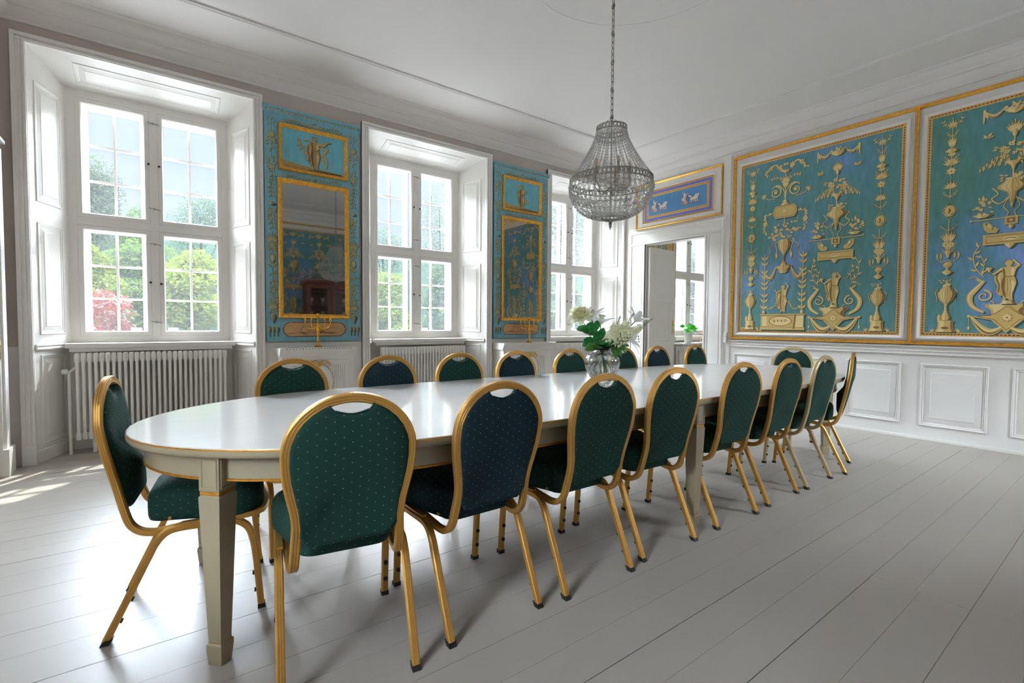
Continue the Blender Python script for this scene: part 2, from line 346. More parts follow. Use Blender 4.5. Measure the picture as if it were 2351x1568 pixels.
def window(i, cx, x_right=None, x_left=None, loc=None, rz=0, D=.43):
    """casing, splayed panelled reveals, frame with four inner sashes and four outer sashes with glazing bars"""
    w = struct(thing('window_%d' % i, None, None, loc or (cx, YA, 0), rz))
    W0, W1, ZT, ZS = .855, .60, 3.15, .965
    L0 = -W0 if x_left is None else x_left; R0 = W0 if x_right is None else x_right
    c = MB()
    for s, lim in ((-1, -L0), (1, R0)):
        lim = min(W0, lim)
        for o_, i_, h in ((lim, .775, .028), (lim, .828, .044), (.815, .800, .036), (.792, .775, .040)):
            if o_ > i_: c.box(s*o_, s*i_, -h, .004, .0 if h < .03 else .15, 3.323 if o_ > .82 else 3.29, bev=.004)
        c.box(s*lim, s*.770, -.050, .004, 0, .16, bev=.004); c.box(s*.795, s*.7725, -.022, .03, 0, 3.268)
    for z0, z1, h in ((3.262, 3.323, .028), (3.296, 3.323, .044), (3.27, 3.285, .037)):
        c.box(L0, R0, -h-.0015, .0025, z0, z1+.001, bev=.004)
    c.build('window_casing', M['white'], w)
    # reveals
    r = MB()
    for s in (-1, 1):
        O = Vector((s*.775, 0, 0)); U = Vector((s*(W1-.775), D, 0)).normalized(); ln = sqrt((.775-W1)**2+D*D); N = Vector((-s*U.y, s*U.x, 0))
        if N.x*s > 0: N = -N
        r.add([O, O+U*ln, O+U*ln+Z_*3.2, O+Z_*3.27, O-N*.02, O+U*ln-N*.02, O+U*ln-N*.02+Z_*3.2, O-N*.02+Z_*3.27], [(0, 1, 2, 3), (4, 7, 6, 5)])
        for v0, v1 in ((.14, .86), (1.02, 1.92), (2.08, 3.02)):
            raised(r, O, U, Z_, N, (.07, ln-.09, v0, v1), w=.03, h=.006, fw_=.03)
        rings(r, O, U, Z_, N, (.0, ln-.02, .90, .945), [(0, 0), (.002, .018), (.01, .02), (.02, .012)], cap=True)
        rings(r, O, U, Z_, N, (.0, ln-.02, 0, .10), [(0, 0), (.002, .012)], cap=True)
    H = Vector((0, D, -(3.27-ZT))).normalized(); lh = sqrt(D*D+(3.27-ZT)**2); Nh = Vector((0, H.z, -H.y)); Nh = -Nh if Nh.z > 0 else Nh
    O = Vector((0, 0, 3.27)); r.add([O+X_*-.78, O+X_*.78, O+X_*.60+H*lh, O-X_*.60+H*lh], [(0, 1, 2, 3)])
    raised(r, O, X_, H, Nh, (-.52, .52, .10, lh-.10), w=.03, h=.005, fw_=.03)
    r.build('window_reveal', M['white'], w)
    # sill
    s = MB(); s.box(-.625, .625, D-.215, D+.02, .900, .942, bev=.008); s.box(-.60, .60, D-.195, D, .868, .900, bev=.004)
    s.build('window_sill', M['white'], w)
    # frame
    f = MB(); y0, y1 = D-.01, D+.075
    f.box(-.63, -.545, y0, y1, .942, ZT+.02, bev=.004); f.box(.545, .63, y0, y1, .942, ZT+.02, bev=.004)
    for s_ in (-1, 1): f.box(s_*.59, s_*.74, D-.004, D+.02, .93, 3.30)
    f.box(-.74, .74, D-.003, D+.02, ZT-.02, 3.30)
    f.box(-.6, .6, y0-.001, y1, 3.085, ZT+.03, bev=.004); f.box(-.6, .6, y0-.0014, y1, .943, 1.0, bev=.004)
    f.box(-.030, .030, y0-.012, y1, .99, 3.09, bev=.006); f.box(-.55, .55, y0-.009, y1-.001, 1.985, 2.05, bev=.006)
    for s_ in (-1, 1): f.box(s_*.60, s_*.57, y1, y1+.13, .97, ZT)
    f.box(-.6, .6, y1, y1+.13, .93, .975); f.box(-.6, .6, y1, y1+.13, 3.11, ZT)
    f.build('window_frame', M['white'], w)
    rects = []
    for sx in (-1, 1):
        for v0, v1 in ((1.0, 1.985), (2.05, 3.085)):
            u0, u1 = (.030, .545) if sx > 0 else (-.545, -.030)
            rects.append((u0, u1, v0, v1))
    for k, R in enumerate(rects):
        u0, u1, v0, v1 = R
        a = MB(); rings(a, (0, D+.005, 0), X_, Z_, -Y_, R, [(0, -.03), (0, .012), (.004, .016), (.036, .016), (.044, .004), (.044, -.03)], loop=True)
        so = a.build('sash', M['white'], w)
        p = MB(); p.box(u0+.04, u1-.04, D+.018, D+.021, v0+.04, v1-.04); p.build('pane', M['pane'], so)
        # outer sash with two by three lights
        yo = D+.165; R2 = (u0+(-.02 if u0 > 0 else .02), u1+(.02 if u0 > 0 else -.02), v0-.01, v1+.01)
        R2 = (min(max(R2[0], -.57), .57), max(min(R2[1], .57), -.57), R2[2], R2[3])
        a = MB(); rings(a, (0, yo, 0), X_, Z_, -Y_, R2, [(0, -.02), (0, .02), (.046, .02), (.052, .008), (.052, -.02)], loop=True)
        um = (R2[0]+R2[1])/2; a.box(um-.010, um+.010, yo-.018, yo+.018, v0+.03, v1-.03)
        for q in (1, 2):
            zz = v0+.04+(v1-v0-.08)*q/3; a.box(u0+.02, u1-.02, yo-.017, yo+.017, zz-.010, zz+.010)
        so = a.build('outer_sash', M['white'], w)
        p = MB(); p.box(R2[0]+.04, R2[1]-.04, yo-.0015, yo+.0015, v0+.03, v1-.03); p.build('pane', M['paneout'], so)
        if i < 4 and k in (0, 2):
            lb = MB(); sgn = 1
            uu0 = (u1-.165) if k == 0 else u0+.055
            lb.box(uu0, uu0+.085, D+.012, D+.0175, v0+.045, v0+.075); lb.build('paper_label', M['petalthin'], w)
    for u, z in ((-.040, 2.60), (.042, 2.59), (-.040, 1.50), (.042, 1.49)):
        kb = MB(); b = bmesh.new(); bmesh.ops.create_uvsphere(b, u_segments=12, v_segments=8, radius=.011)
        kb.bm(b, 0, Matrix.Translation((u, D-.026, z))); kb.tube([(u, D-.024, z), (u, D+.0, z)], .004, 6)
        kb.build('window_knob', M['iron'], w, smooth=60)
    for z in (2.98, 2.19, 1.86, 1.13):
        kb = MB(); kb.tube([(-.042, D-.02, z+.004), (-.01, D-.034, z), (.02, D-.034, z-.002), (.046, D-.02, z-.010)], .0035, 6)
        kb.tube([(0, D-.016, z-.012), (0, D-.034, z)], .004, 6); kb.ball((0, D-.036, z), .007)
        kb.build('sash_hook', M['silver'], w, smooth=60)
    hb = MB()
    for s_ in (-1, 1):
        for z in (1.2, 1.8, 2.2, 2.95): hb.box(s_*.541, s_*.549, D-.018, D-.008, z-.03, z+.03, bev=.003)
    hb.build('sash_hinge', M['white'], w)
    return w
window(1, WCX[0]); window(2, WCX[1]); window(3, WCX[2], x_right=6.12-WCX[2]); window(4, 7.69, loc=(7.69, 4.83, 0), D=.25)
for wi_, lc_, rz_, s0_ in ((5, (4.95, YD, 0), pi, -1), (6, (XC, 1.05, 0), pi/2, 1)):  # two unseen windows added only to brighten the room
    w_ = window(wi_, 0, loc=lc_, rz=rz_); q = MB()
    q.box(min(0, s0_*.60), max(0, s0_*.60), .385, .405, .945, 3.14, bev=.004)          # closed board added to dim half of the fill window
    for v0, v1 in ((1.02, 1.92), (2.08, 3.02)): raised(q, (0, .385, 0), X_, Z_, -Y_, (min(.06*s0_, .54*s0_), max(.06*s0_, .54*s0_), v0, v1), w=.03, h=.006)
    q.build('added_shutter', M['white'], w_)

# window wall (wall_back) round the openings, through to the next room
wb = MB(); ho = .78
def wallseg(x0, x1): 
    wb.box(x0, x1, YA, YA+.62, .93, ZC, 0); wb.box(x0, x1, YA-.004, YA+.62, 0, .93, 1)
edges = [XC-.3]
for cx in WCX: edges += [cx-ho, cx+ho]
edges.append(XB+.1)
for k in range(0, len(edges), 2): wallseg(edges[k], edges[k+1])
for cx in WCX:
    wb.box(cx-ho, cx+ho, YA, YA+.62, 3.272, ZC, 0)
    wb.box(cx-ho, cx+ho, YA+.40, YA+.62, 0, .935, 1)
    for s in (-1, 1): wb.box(cx+s*ho, cx+s*.60, YA+.435, YA+.62, .93, 3.275, 1)
    wb.box(cx-ho, cx+ho, YA+.435, YA+.62, 3.15, 3.275, 1)
Y4, c4 = 4.83, 7.69                                    # the next room's window wall stands further in
wb.box(XB+.10, c4-ho, Y4, Y4+.44, 0, ZC, 1); wb.box(c4+ho, 10.6, Y4, Y4+.44, 0, ZC, 1); wb.box(c4-ho, c4+ho, Y4, Y4+.44, 3.272, ZC, 1); wb.box(c4-ho, c4+ho, Y4+.22, Y4+.44, 0, .935, 1)
for s in (-1, 1): wb.box(c4+s*ho, c4+s*.60, Y4+.255, Y4+.44, .93, 3.275, 1)
wb.box(c4-ho, c4+ho, Y4+.255, Y4+.44, 3.15, 3.275, 1)
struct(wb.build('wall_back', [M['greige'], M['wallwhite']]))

# right wall with door opening, dado panels
DY0, DY1, DZ = 3.786, 4.805, 2.382
rb = MB(); T = .14
rb.box(XB, XB+T, YD-.2, DY0, 0, ZC); rb.box(XB, XB+T-.05, DY1, YA, 0, ZC); rb.box(XB, XB+T, DY0, DY1, DZ, ZC)
N = -X_; O = Vector((XB, 0, 0))
for c in (3.095, 2.45, 1.806, 1.16, .515, -.13, -.72):
    raised(rb, O, Y_, Z_, N, (c-.246, c+.246, .147, .768), w=.034, h=.014, fw_=.045)
rb.box(XB-.012, XB, YD, 3.44, 0, .035, bev=.004); rb.box(XB-.008, XB, YD, 3.44, 3.383, 3.392)
struct(rb.build('wall_right', M['wallwhite'], smooth=30))
q = MB()
rings(q, O, Y_, Z_, N, (YD, 3.42, .852, .902), [(0, 0), (.003, .016), (.010, .020), (.016, .010), (.022, .012)], cap=True)
q.box(XB-.02, XB, YD, 3.42, .93, .948, bev=.006)
struct(q.build('trim_2', M['wallwhite'], smooth=30))
# pilaster between door and panels
q = MB(); q.box(XB-.012, XB, 3.405, 3.535, 0, 3.40, bev=.003); q.box(XB-.020, XB, 3.425, 3.515, .95, 3.38, bev=.003)
struct(q.build('trim_3', M['wallwhite']))
# door casing
q = MB()
for y0, y1 in ((3.478, DY0), (DY1, 5.09)):
    inn, outr = (y1, y0) if y0 < 4 else (y0, y1); s = 1 if outr > inn else -1
    q.box(XB-.024, XB+.002, y0, y1, 0, 2.585, bev=.003)
    for a, b, h in ((0, .03, .032), (.045, .065, .028), (.215, .235, .028), (.25, .284, .036)):
        q.box(XB-h, XB, inn+s*a, inn+s*b, .2, 2.585 if a > .2 else 2.40, bev=.004)
    q.box(XB-.054, XB, y0, y1, 0, .2, bev=.004)
for z0, z1, h in ((DZ, DZ+.20, .024), (DZ, DZ+.03, .032), (DZ+.14, DZ+.16, .028), (DZ+.175, DZ+.203, .038)):
    q.box(XB-h-.002, XB+.003, 3.4765, 5.0915, z0, z1+.001, bev=.003)
q.box(XB, XB+T, DY0, DY0+.012, 0, DZ); q.box(XB, XB+T, DY1-.012, DY1, 0, DZ); q.box(XB, XB+T, DY0, DY1, DZ-.012, DZ)
struct(q.build('trim_4', M['white'], smooth=30))

# next room's leaf of the door, standing open
d = struct(thing('door_1', None, None, (XB+.025, DY1-.050, 0), radians(-.5)))
q = MB(); q.box(0, .64, -.02, .02, .008, 2.34, bev=.004)
for v0, v1 in ((.12, .75), (.86, 1.5), (1.6, 2.24)):
    raised(q, (0, -.02, 0), X_, Z_, -Y_, (.10, .54, v0, v1), w=.025, h=.004, fw_=.03)
q.build('door_leaf', M['white'], d)
q = MB(); q.box(.590, .612, -.026, -.02, .98, 1.20, bev=.003); q.tube([(.601, -.02, 1.13), (.601, -.06, 1.13), (.54, -.065, 1.125)], .008, 8); q.lathe([(.003, 0), (.006, .01), (.002, .03)], .601, -.024, 10, z0=1.2)
q.build('door_handle', M['brass'], d, smooth=50)
# left wall with a cased door, of which only the edge is in view
q = MB(); q.box(XC-.62, XC, YD-.2, 1.05-ho, 0, ZC, 0); q.box(XC-.62, XC, 1.05+ho, 3.55, 0, ZC, 0); q.box(XC-.62, XC, 1.05-ho, 1.05+ho, 3.272, ZC, 0); q.box(XC-.62, XC-.40, 1.05-ho, 1.05+ho, 0, .935, 1); q.box(XC-.62, XC-.435, 1.05-ho, 1.05-.6, .93, 3.275, 1); q.box(XC-.62, XC-.435, 1.05+.6, 1.05+ho, .93, 3.275, 1); q.box(XC-.62, XC-.435, 1.05-ho, 1.05+ho, 3.15, 3.275, 1)  # pierced for one of the added fill windows
q.box(XC-.3, XC, 4.95, YA+.1, 0, ZC, 0); q.box(XC-.3, XC, 3.55, 4.95, 2.3, ZC, 0); q.box(XC-.3, XC-.28, 3.5, 5, 0, 2.7, 0)
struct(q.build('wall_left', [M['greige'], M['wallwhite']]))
q = MB()
for y0, y1 in ((4.92, 5.10), (3.40, 3.58)):
    q.box(XC, XC+.03, y0, y1, 0, 2.44, bev=.004); q.box(XC, XC+.045, y0+.03, y1-.05, .2, 2.38, bev=.005); q.box(XC, XC+.06, y0-.005, y1+.005, 0, .2, bev=.005)
q.box(XC, XC+.03, 3.40, 5.10, 2.30, 2.44, bev=.004); q.box(XC, XC+.055, 3.39, 5.11, 2.43, 2.455, bev=.004)
struct(q.build('trim_5', M['white']))
d = struct(thing('door_2', None, None, (XC-.03, 4.92, 0)))
q = MB(); q.box(-.03, .02, -1.34, -.01, .01, 2.3, bev=.004)
for v0, v1 in ((.15, .85), (1.0, 1.55), (1.65, 2.2)): raised(q, (.02, 0, 0), Y_, Z_, X_, (-1.2, -.15, v0, v1), w=.03, h=.008)
q.build('door_leaf', M['white'], d)
q = MB()
for z in (.95, 2.2):
    q.lathe([(.001, -.02), (.006, -.012), (.004, 0), (.008, .004), (.008, .09), (.010, .095), (.010, .105), (.008, .11), (.008, .20), (.004, .205), (.006, .215), (.001, .225)], .055, -.005, 12, z0=z-.1)
q.build('door_hinge', M['brass'], d, smooth=50)
# wall behind the camera (seen in the mirrors)
q = MB(); cw = 4.95; q.box(XC-.62, cw-ho, YD-.62, YD, 0, ZC); q.box(cw+ho, XB+.3, YD-.62, YD, 0, ZC); q.box(cw-ho, cw+ho, YD-.62, YD, 3.272, ZC); q.box(cw-ho, cw+ho, YD-.62, YD-.40, 0, .935)  # built round the other added fill window
q.box(cw-ho, cw-.6, YD-.62, YD-.435, .93, 3.275); q.box(cw+.6, cw+ho, YD-.62, YD-.435, .93, 3.275); q.box(cw-ho, cw+ho, YD-.62, YD-.435, 3.15, 3.275)
for c in (-.4, .3, 1.0): raised(q, (0, YD, 0), X_, Z_, Y_, (c-.27, c+.27, .147, .768))
struct(q.build('wall_front', M['wallwhite']))
# the next room
q = MB(); q.box(XB+T, 10.6, 1.8, 2.0, 0, ZC); q.box(10.4, 10.6, 2.0, 4.9, 0, ZC)
struct(q.build('wall_far', M['wallwhite']))
q = MB(); q.box(XB+.18, 10.6, 1.8, YA+.3, ZC, ZC+.1); struct(q.build('ceiling', M['ceil']))
q = MB(); q.box(6.86, 7.98, 4.60, 4.828, .802, .836, bev=.006); q.box(7.90, 7.94, 4.63, 4.828, 0, .802)
struct(q.build('trim_6', M['white']))
# small switch box beside the panels
o = thing('switch_box', 'small white switch box where the door casing meets the gilt frame', 'switch', (XB-.022, 3.452, .955))
q = MB(); q.box(-.022, 0, -.022, .022, -.055, .02, bev=.004); q.build('housing', M['wallwhite'], o)
q = MB(); q.box(-.018, 0, -.018, .018, .025, .085, bev=.004); q.build('cover', M['petalw'], o)

# ================================================================ dining table
TX0, TX1, TA, TYC, TB, TROT, TZ = -.11, 5.02, 1.00, 2.190, .730, -.022, .735
def oval(inset, n=28, k=1.0):
    """outline of the long table: straight sides and half-oval ends"""
    a, b = TA-inset, TB-inset; pts = []; xm = (TX0+TX1)/2
    for i in range(n+1): t = -pi/2+pi*i/n; pts.append((TX1-TA+a*cos(t), b*sin(t)))
    for i in range(n+1): t = pi/2+pi*i/n; pts.append((TX0+TA+a*cos(t), b*sin(t)))
    return [(x-xm, y) for x, y in pts]
tbl = thing('dining_table', 'long oval cream-lacquered dining table with gold lines, running down the room', 'table', ((TX0+TX1)/2, TYC, 0), TROT)
def ovalstack(mb, secs, mi=0, cap0=True, cap1=True):
    n = None; vs = []; fs = []
    for ins, z in secs:
        o = oval(ins); n = len(o); vs += [(x, y, z) for x, y in o]
    for i in range(len(secs)-1):
        fs += [(i*n+j, i*n+(j+1) % n, (i+1)*n+(j+1) % n, (i+1)*n+j) for j in range(n)]
    if cap0: fs.append(tuple(range(n))[::-1])
    if cap1: fs.append(tuple((len(secs)-1)*n+j for j in range(n)))
    mb.add(vs, fs, mi)
m = MB(); ovalstack(m, [(.022, TZ-.034), (.008, TZ-.033), (.002, TZ-.027), (.000, TZ-.018), (.001, TZ-.008)], 0, cap1=False)
ovalstack(m, [(.001, TZ-.008), (.0005, TZ-.0055), (.0015, TZ-.003)], 1, False, False)
ovalstack(m, [(.0015, TZ-.003), (.0035, TZ)], 2, False, True)
m.build('tabletop', [M['tpaint'], M['giltdark'], M['ttop']], tbl, smooth=50)
m = MB(); ovalstack(m, [(.055, TZ-.034), (.055, TZ-.112)], 0, False, False); ovalstack(m, [(.055, TZ-.112), (.051, TZ-.114), (.051, TZ-.119), (.055, TZ-.121)], 1, False, False)
ovalstack(m, [(.055, TZ-.121), (.085, TZ-.121), (.085, TZ-.034)], 0, False, False)
m.build('apron', [M['tpaint'], M['giltdark']], tbl, smooth=50)
def table_leg(x, y, rot):
    m = MB(); R = Matrix.Translation((x, y, 0))@Matrix.Rotation(rot, 4, 'Z')
    def sq(secs, mi):
        vs = []; n = len(secs)
        for h, z in secs: vs += [R@Vector((sx*h, sy*h, z)) for sx, sy in ((-1, -1), (1, -1), (1, 1), (-1, 1))]
        m.add(vs, [(i*4+k, i*4+(k+1) % 4, i*4+4+(k+1) % 4, i*4+4+k) for i in range(n-1) for k in range(4)]+[(3, 2, 1, 0), tuple(range(4*n-4, 4*n))], mi)
    sq([(.037, TZ-.036), (.037, TZ-.148), (.034, TZ-.151)], 0)
    for sx, sy in ((0, -1), (0, 1), (1, 0), (-1, 0)):           # sunk panels on the block
        U = R.to_3x3()@Vector((sy or 0, -sx or 0, 0)) if sx == 0 else R.to_3x3()@Vector((0, 1, 0)); Nn = R.to_3x3()@Vector((sx, sy, 0))
        rings(m, R@Vector((0, 0, 0))+Nn*.037, U.normalized(), Z_, Nn, (-.031, .031, TZ-.142, TZ-.042), [(0, 0), (.002, .003), (.006, .003), (.008, -.0005)], 0)
    sq([(.034, TZ-.151), (.0355, TZ-.153), (.0355, TZ-.160), (.034, TZ-.162)], 1)
    sq([(.034, TZ-.162), (.0385, TZ-.169), (.0385, TZ-.178), (.023, .075)], 0)
    sq([(.0235, .077), (.0235, .074)], 1)
    sq([(.023, .075), (.028, .068), (.028, .055), (.0235, .003), (.023, 0)], 0)
    m.build('leg', [M['tpaint'], M['giltdark']], tbl)
hl = (TX1-TX0)/2
def legat(sx, sy):
    t = radians(33); ex = TA-.075; ey = TB-.075
    return (sx*(hl-TA+ex*cos(t)), sy*ey*sin(t)*1.0)
for sx, sy in ((-1, -1), (1, -1), (1, 1), (-1, 1)): table_leg(2.30*sx, .41*sy, radians(45))
for sy in (-1, 1): table_leg(-.035, sy*.664, 0)

# ================================================================ chairs
def fluted(w, t):
    """section of an extruded tube with two fine grooves on each face; w along the side vector"""
    g = .0014; c = .004; o = []
    def edge(a, b, nx, ny):
        a = Vector(a); b = Vector(b); d = b-a
        for q in (0, .22, .27, .33, .38, .62, .67, .73, .78, 1):
            p = a+d*q; k = -g if q in (.27, .33, .67, .73) else 0
            o.append((p.x+nx*k, p.y+ny*k))
    W, T = w/2, t/2
    edge((-W+c, -T), (W-c, -T), 0, -1); edge((W, -T+c), (W, T-c), 1, 0); edge((W-c, T), (-W+c, T), 0, 1); edge((-W, T-c), (-W, -T+c), -1, 0)
    return o
def plate(mb, outline, thick, mi=0, bulge=0, front=1):
    pass
BY = lambda z: (-.262 if z > .9 else None)
def back_y(z):
    """y of the back frame's centre at height z"""
    T = [(.36, -.10), (.372, -.148), (.40, -.176), (.46, -.196), (.55, -.216), (.676, -.240), (.77, -.255), (.83, -.259), (.93, -.262)]
    for (a, b), (c, d) in zip(T, T[1:]):
        if z <= c: return b+(d-b)*max(0, (z-a))/(c-a)
    return T[-1][1]
def half_w(z):
    """half width of the back frame (centre line)"""
    T = [(.40, .160), (.46, .156), (.52, .1535), (.57, .158), (.62, .168), (.67, .1775), (.72, .1825), (.745, .183)]
    if z >= .745: return sqrt(max(0, .183**2-((z-.745)*.183/.168)**2))
    for (a, b), (c, d) in zip(T, T[1:]):
        if z <= c: return b+(d-b)*max(0, (z-a))/(c-a)
ZTOP = .745+.168
def make_chair(fab, metal):
    t = thing('dining_chair', 'x', 'chair')
    # back frame: one bent tube from side rail over the top to the other side rail
    half = [(.176, .10, .377), (.172, 0, .371), (.168, -.07, .362), (.165, -.115, .361), (.162, -.152, .374), (.160, -.178, .404), (.157, -.194, .455), (.1535, back_y(.52), .52)]
    half += [(half_w(z), back_y(z), z) for z in (.57, .62, .67, .72, .765)]
    half += [(.183*cos(a), back_y(.745+.168*sin(a)), .745+.168*sin(a)) for a in [radians(x) for x in (20, 34, 48, 62, 76)]]
    path = [Vector(p) for p in half]+[Vector((0, back_y(ZTOP), ZTOP))]+[Vector((-p[0], p[1], p[2])) for p in half[::-1]]
    path = spline(path, 4)
    m = MB(); n = len(path)
    ctr = Vector((0, 0, .66))
    def side(i):
        p = path[i]; 
        if p.z < .50 and p.y > -.19: return Vector((1 if p.x > 0 else -1, 0, 0)) 
        tt = (path[min(i+1, n-1)]-path[max(i-1, 0)]).normalized(); nrm = Vector((0, -1, -.12)).normalized()
        v = tt.cross(nrm)
        return v if v.dot(Vector((p.x, 0, p.z-.66))) > 0 else -v
    m.sweep(path, fluted(.029, .024), ref=side)
    m.build('back_frame', metal, t, smooth=32)
    # backrest: rear board and padded front inside the frame, scooped at the top
    outl = []
    zb = .452
    zs = [zb, .47, .49, .52, .57, .62, .67, .72, .765]
    right = [(half_w(z)-.009-(.03 if z < .46 else .012 if z < .48 else 0), z) for z in zs]+[((.183-.009)*cos(a), .745+(.168-.009)*sin(a)) for a in [radians(x) for x in (15, 28, 40, 51, 60, 67)]]
    scoop = [(x, .862+.022*(abs(x)/.07)**1.7) for x in (.055, .04, .02, 0, -.02, -.04, -.055)]
    loop = right+scoop+[(-a, b) for a, b in right[::-1]]
    m = MB(); N_ = len(loop); vs = []; cz = .66
    layers = [(-.010, 1.0), (-.014, .995), (-.016, .97), (.006, 1.0), (.020, .985), (.032, .95), (.039, .86), (.044, .62), (.046, .3)]
    order = [(-.0165, .55), (-.0165, .93), (-.014, .99), (-.010, 1.0), (.006, 1.0), (.014, .988), (.021, .955), (.026, .87), (.029, .65), (.031, .3)]
    for dy, k in order:
        for x, z in loop:
            zz = cz+(z-cz)*k; vs.append((x*k, back_y(min(z, .92))*1.0+(dy), zz))
    fs = [(i*N_+j, i*N_+(j+1) % N_, (i+1)*N_+(j+1) % N_, (i+1)*N_+j) for i in range(len(order)-1) for j in range(N_)]
    fs += [tuple(range(N_))[::-1], tuple((len(order)-1)*N_+j for j in range(N_))]
    # caps as fans keep the faces tidy
    vs.append((0, back_y(.66)-.0165, cz)); vs.append((0, back_y(.66)+.031, cz)); k0 = len(vs)-2; b0 = (len(order)-1)*N_
    fs = fs[:-2]+[(k0, (j+1) % N_, j) for j in range(N_)]+[(k0+1, b0+j, b0+(j+1) % N_) for j in range(N_)]
    m.add(vs, fs, 0)
    uvb = lambda co, n: (co.x, co.z*1.0) if abs(n.y) > .4 else (co.y, co.z)
    bk = m.build('backrest', fab, t, smooth=60, uv=uvb)
    pp = MB(); pl_ = [(x, back_y(.87)-.012, z+.002) for x, z in [((.165)*cos(radians(67)), .745+.159*sin(radians(67)))]+scoop+[(-(.165)*cos(radians(67)), .745+.159*sin(radians(67)))]]
    pp.tube(spline(pl_, 3), .003, 6); pp.build('piping', fab, bk, smooth=60, uv=uvb)
    # seat: padded, narrower behind
    m = MB(); out_ = []
    def seat_outline(k):
        pts = []
        W0, W1 = .150, .213
        corners = [(-W0, -.135, .055), (W0, -.135, .055), (W1, .245, .085), (-W1, .245, .085)]
        for i, (x, y, r) in enumerate(corners):
            sx = 1 if x > 0 else -1; sy = 1 if y > 0 else -1
            cx_, cy_ = x-sx*r, y-sy*r
            a0 = {(-1, -1): 180, (1, -1): 270, (1, 1): 0, (-1, 1): 90}[(sx, sy)]
            for q in range(7): a = radians(a0+90*q/6); pts.append((cx_+r*cos(a), cy_+r*sin(a)))
        # bow the front and sides
        return [(x*k*(1+.03*(y > -.05)), .05+(y-.05)*k+(.016*(1-(x/.2)**2) if y > .15 else 0)) for x, y in pts]
    secs = [(.93, .386), (.975, .390), (.995, .405), (1.0, .43), (1.0, .462), (.988, .484), (.955, .500), (.87, .513), (.68, .521), (.4, .526)]
    vs = []; N_ = 28
    for k, z in secs: vs += [(x, y, z+(.008*(y-.05)/.2 if z > .45 else 0)) for x, y in seat_outline(k)]
    fs = [(i*N_+j, i*N_+(j+1) % N_, (i+1)*N_+(j+1) % N_, (i+1)*N_+j) for i in range(len(secs)-1) for j in range(N_)]
    vs.append((0, .05, .527)); fs += [(len(vs)-1, (len(secs)-1)*N_+j, (len(secs)-1)*N_+(j+1) % N_) for j in range(N_)]+[tuple(range(N_))[::-1]]
    m.add(vs, fs, 0)
    uvs = lambda co, n: (co.x, co.y) if abs(n.z) > .6 else ((co.x, co.z+.2) if abs(n.y) > abs(n.x) else (co.y, co.z+.2))
    m.build('seat', fab, t, smooth=50, uv=uvs)
    # front rail bent round under the seat
    m = MB(); fr = spline([(.196, -.02, .382), (.198, .10, .382), (.198, .19, .382), (.172, .243, .384), (.09, .262, .384), (0, .266, .384), (-.09, .262, .384), (-.172, .243, .384), (-.198, .19, .382), (-.198, .10, .382), (-.196, -.02, .382)], 4)
    m.sweep(fr, [(-.010, -.010), (.010, -.010), (.010, .010), (-.010, .010)], ref=(0, 0, 1)); m.tube([(-.16, -.06, .400), (.16, -.06, .400)], .006, 8)
    m.build('seat_frame', metal, t, smooth=30)
    # legs
    for s in (-1, 1):
        xx = s*.200
        rear = spline([(xx, -.244, .012), (xx, -.178, .155), (xx, -.118, .286), (xx, -.095, .332), (xx, -.068, .362), (xx, -.035, .373), (xx, .02, .374), (xx, .07, .372)], 4)
        front = spline([(xx, .239, .012), (xx, .230, .12), (xx, .222, .215), (xx, .212, .285), (xx, .195, .335), (xx, .160, .364), (xx, .12, .371), (xx, .07, .372)], 4)
        for pts, fy, sgn in ((rear, -.248, 1), (front, .240, -1)):
            m = MB(); m.sweep(pts, fluted(.026, .024), ref=(s, 0, 0)); lg = m.build('leg', metal, t, smooth=32)
            c = MB(); sl = (.006 if fy < 0 else .0)
            c.add([(xx+a*.0145, fy+b*.0135+(.012 if fy < 0 else 0)*k, z) for z, k in ((0, 0), (.018, 1)) for a, b in ((-1, -1), (1, -1), (1, 1), (-1, 1))], [(3, 2, 1, 0), (4, 5, 6, 7), (0, 1, 5, 4), (1, 2, 6, 5), (2, 3, 7, 6), (3, 0, 4, 7)])
            c.build('foot_cap', M['black'], lg)
            for z in (.075, .145):
                f = (z-.012)/.143
                y = (-.244+.066*f) if fy < 0 else (.239-.009*(z-.012)/.108)
                c = MB(); c.tube([(xx, y+sgn*.010, z), (xx, y+sgn*.0185, z-(.004 if fy < 0 else 0))], .0085, 12); c.build('stacking_bumper', M['black'], lg, smooth=40)
    return t

G1 = 'green banquet chairs round the long table'
protos = {}
def chair(x, y, rz, fab, metal, label):
    k = (fab, metal)
    if k not in protos: o = protos[k] = make_chair(M[fab], M[metal])
    else: o = copy_tree(protos[k])
    o.location = (x, y, 0); o.rotation_euler = (0, 0, rz); tag(o, label, 'chair', G1)
R_ = radians
near = [(.505, 1.690, -9.5, 'green', 'gold', 'green dotted banquet chair in gold frame, largest in view, on the near long side'),
        (1.010, 1.690, 0, 'navy', 'gold', 'dark blue-green banquet chair, second along the near side of the table'),
        (1.542, 1.662, -1, 'green', 'gold', 'green banquet chair on the near side hiding the foot of the glass vase'),
        (2.067, 1.675, -2.5, 'green', 'gold', 'green banquet chair on the near side just left of the middle table leg'),
        (2.694, 1.662, -2.5, 'green', 'gold', 'green banquet chair on the near side just right of the middle table leg'),
        (3.265, 1.668, 0, 'green', 'gold', 'green banquet chair third from the far end on the near side'),
        (3.810, 1.664, 0, 'green', 'palegold', 'green banquet chair with a paler champagne frame on the near side'),
        (4.345, 1.680, 15, 'green', 'gold', 'banquet chair turned edge-on at the near corner by the panelled wall')]
for a in near: chair(a[0], a[1], R_(a[2]), *a[3:])
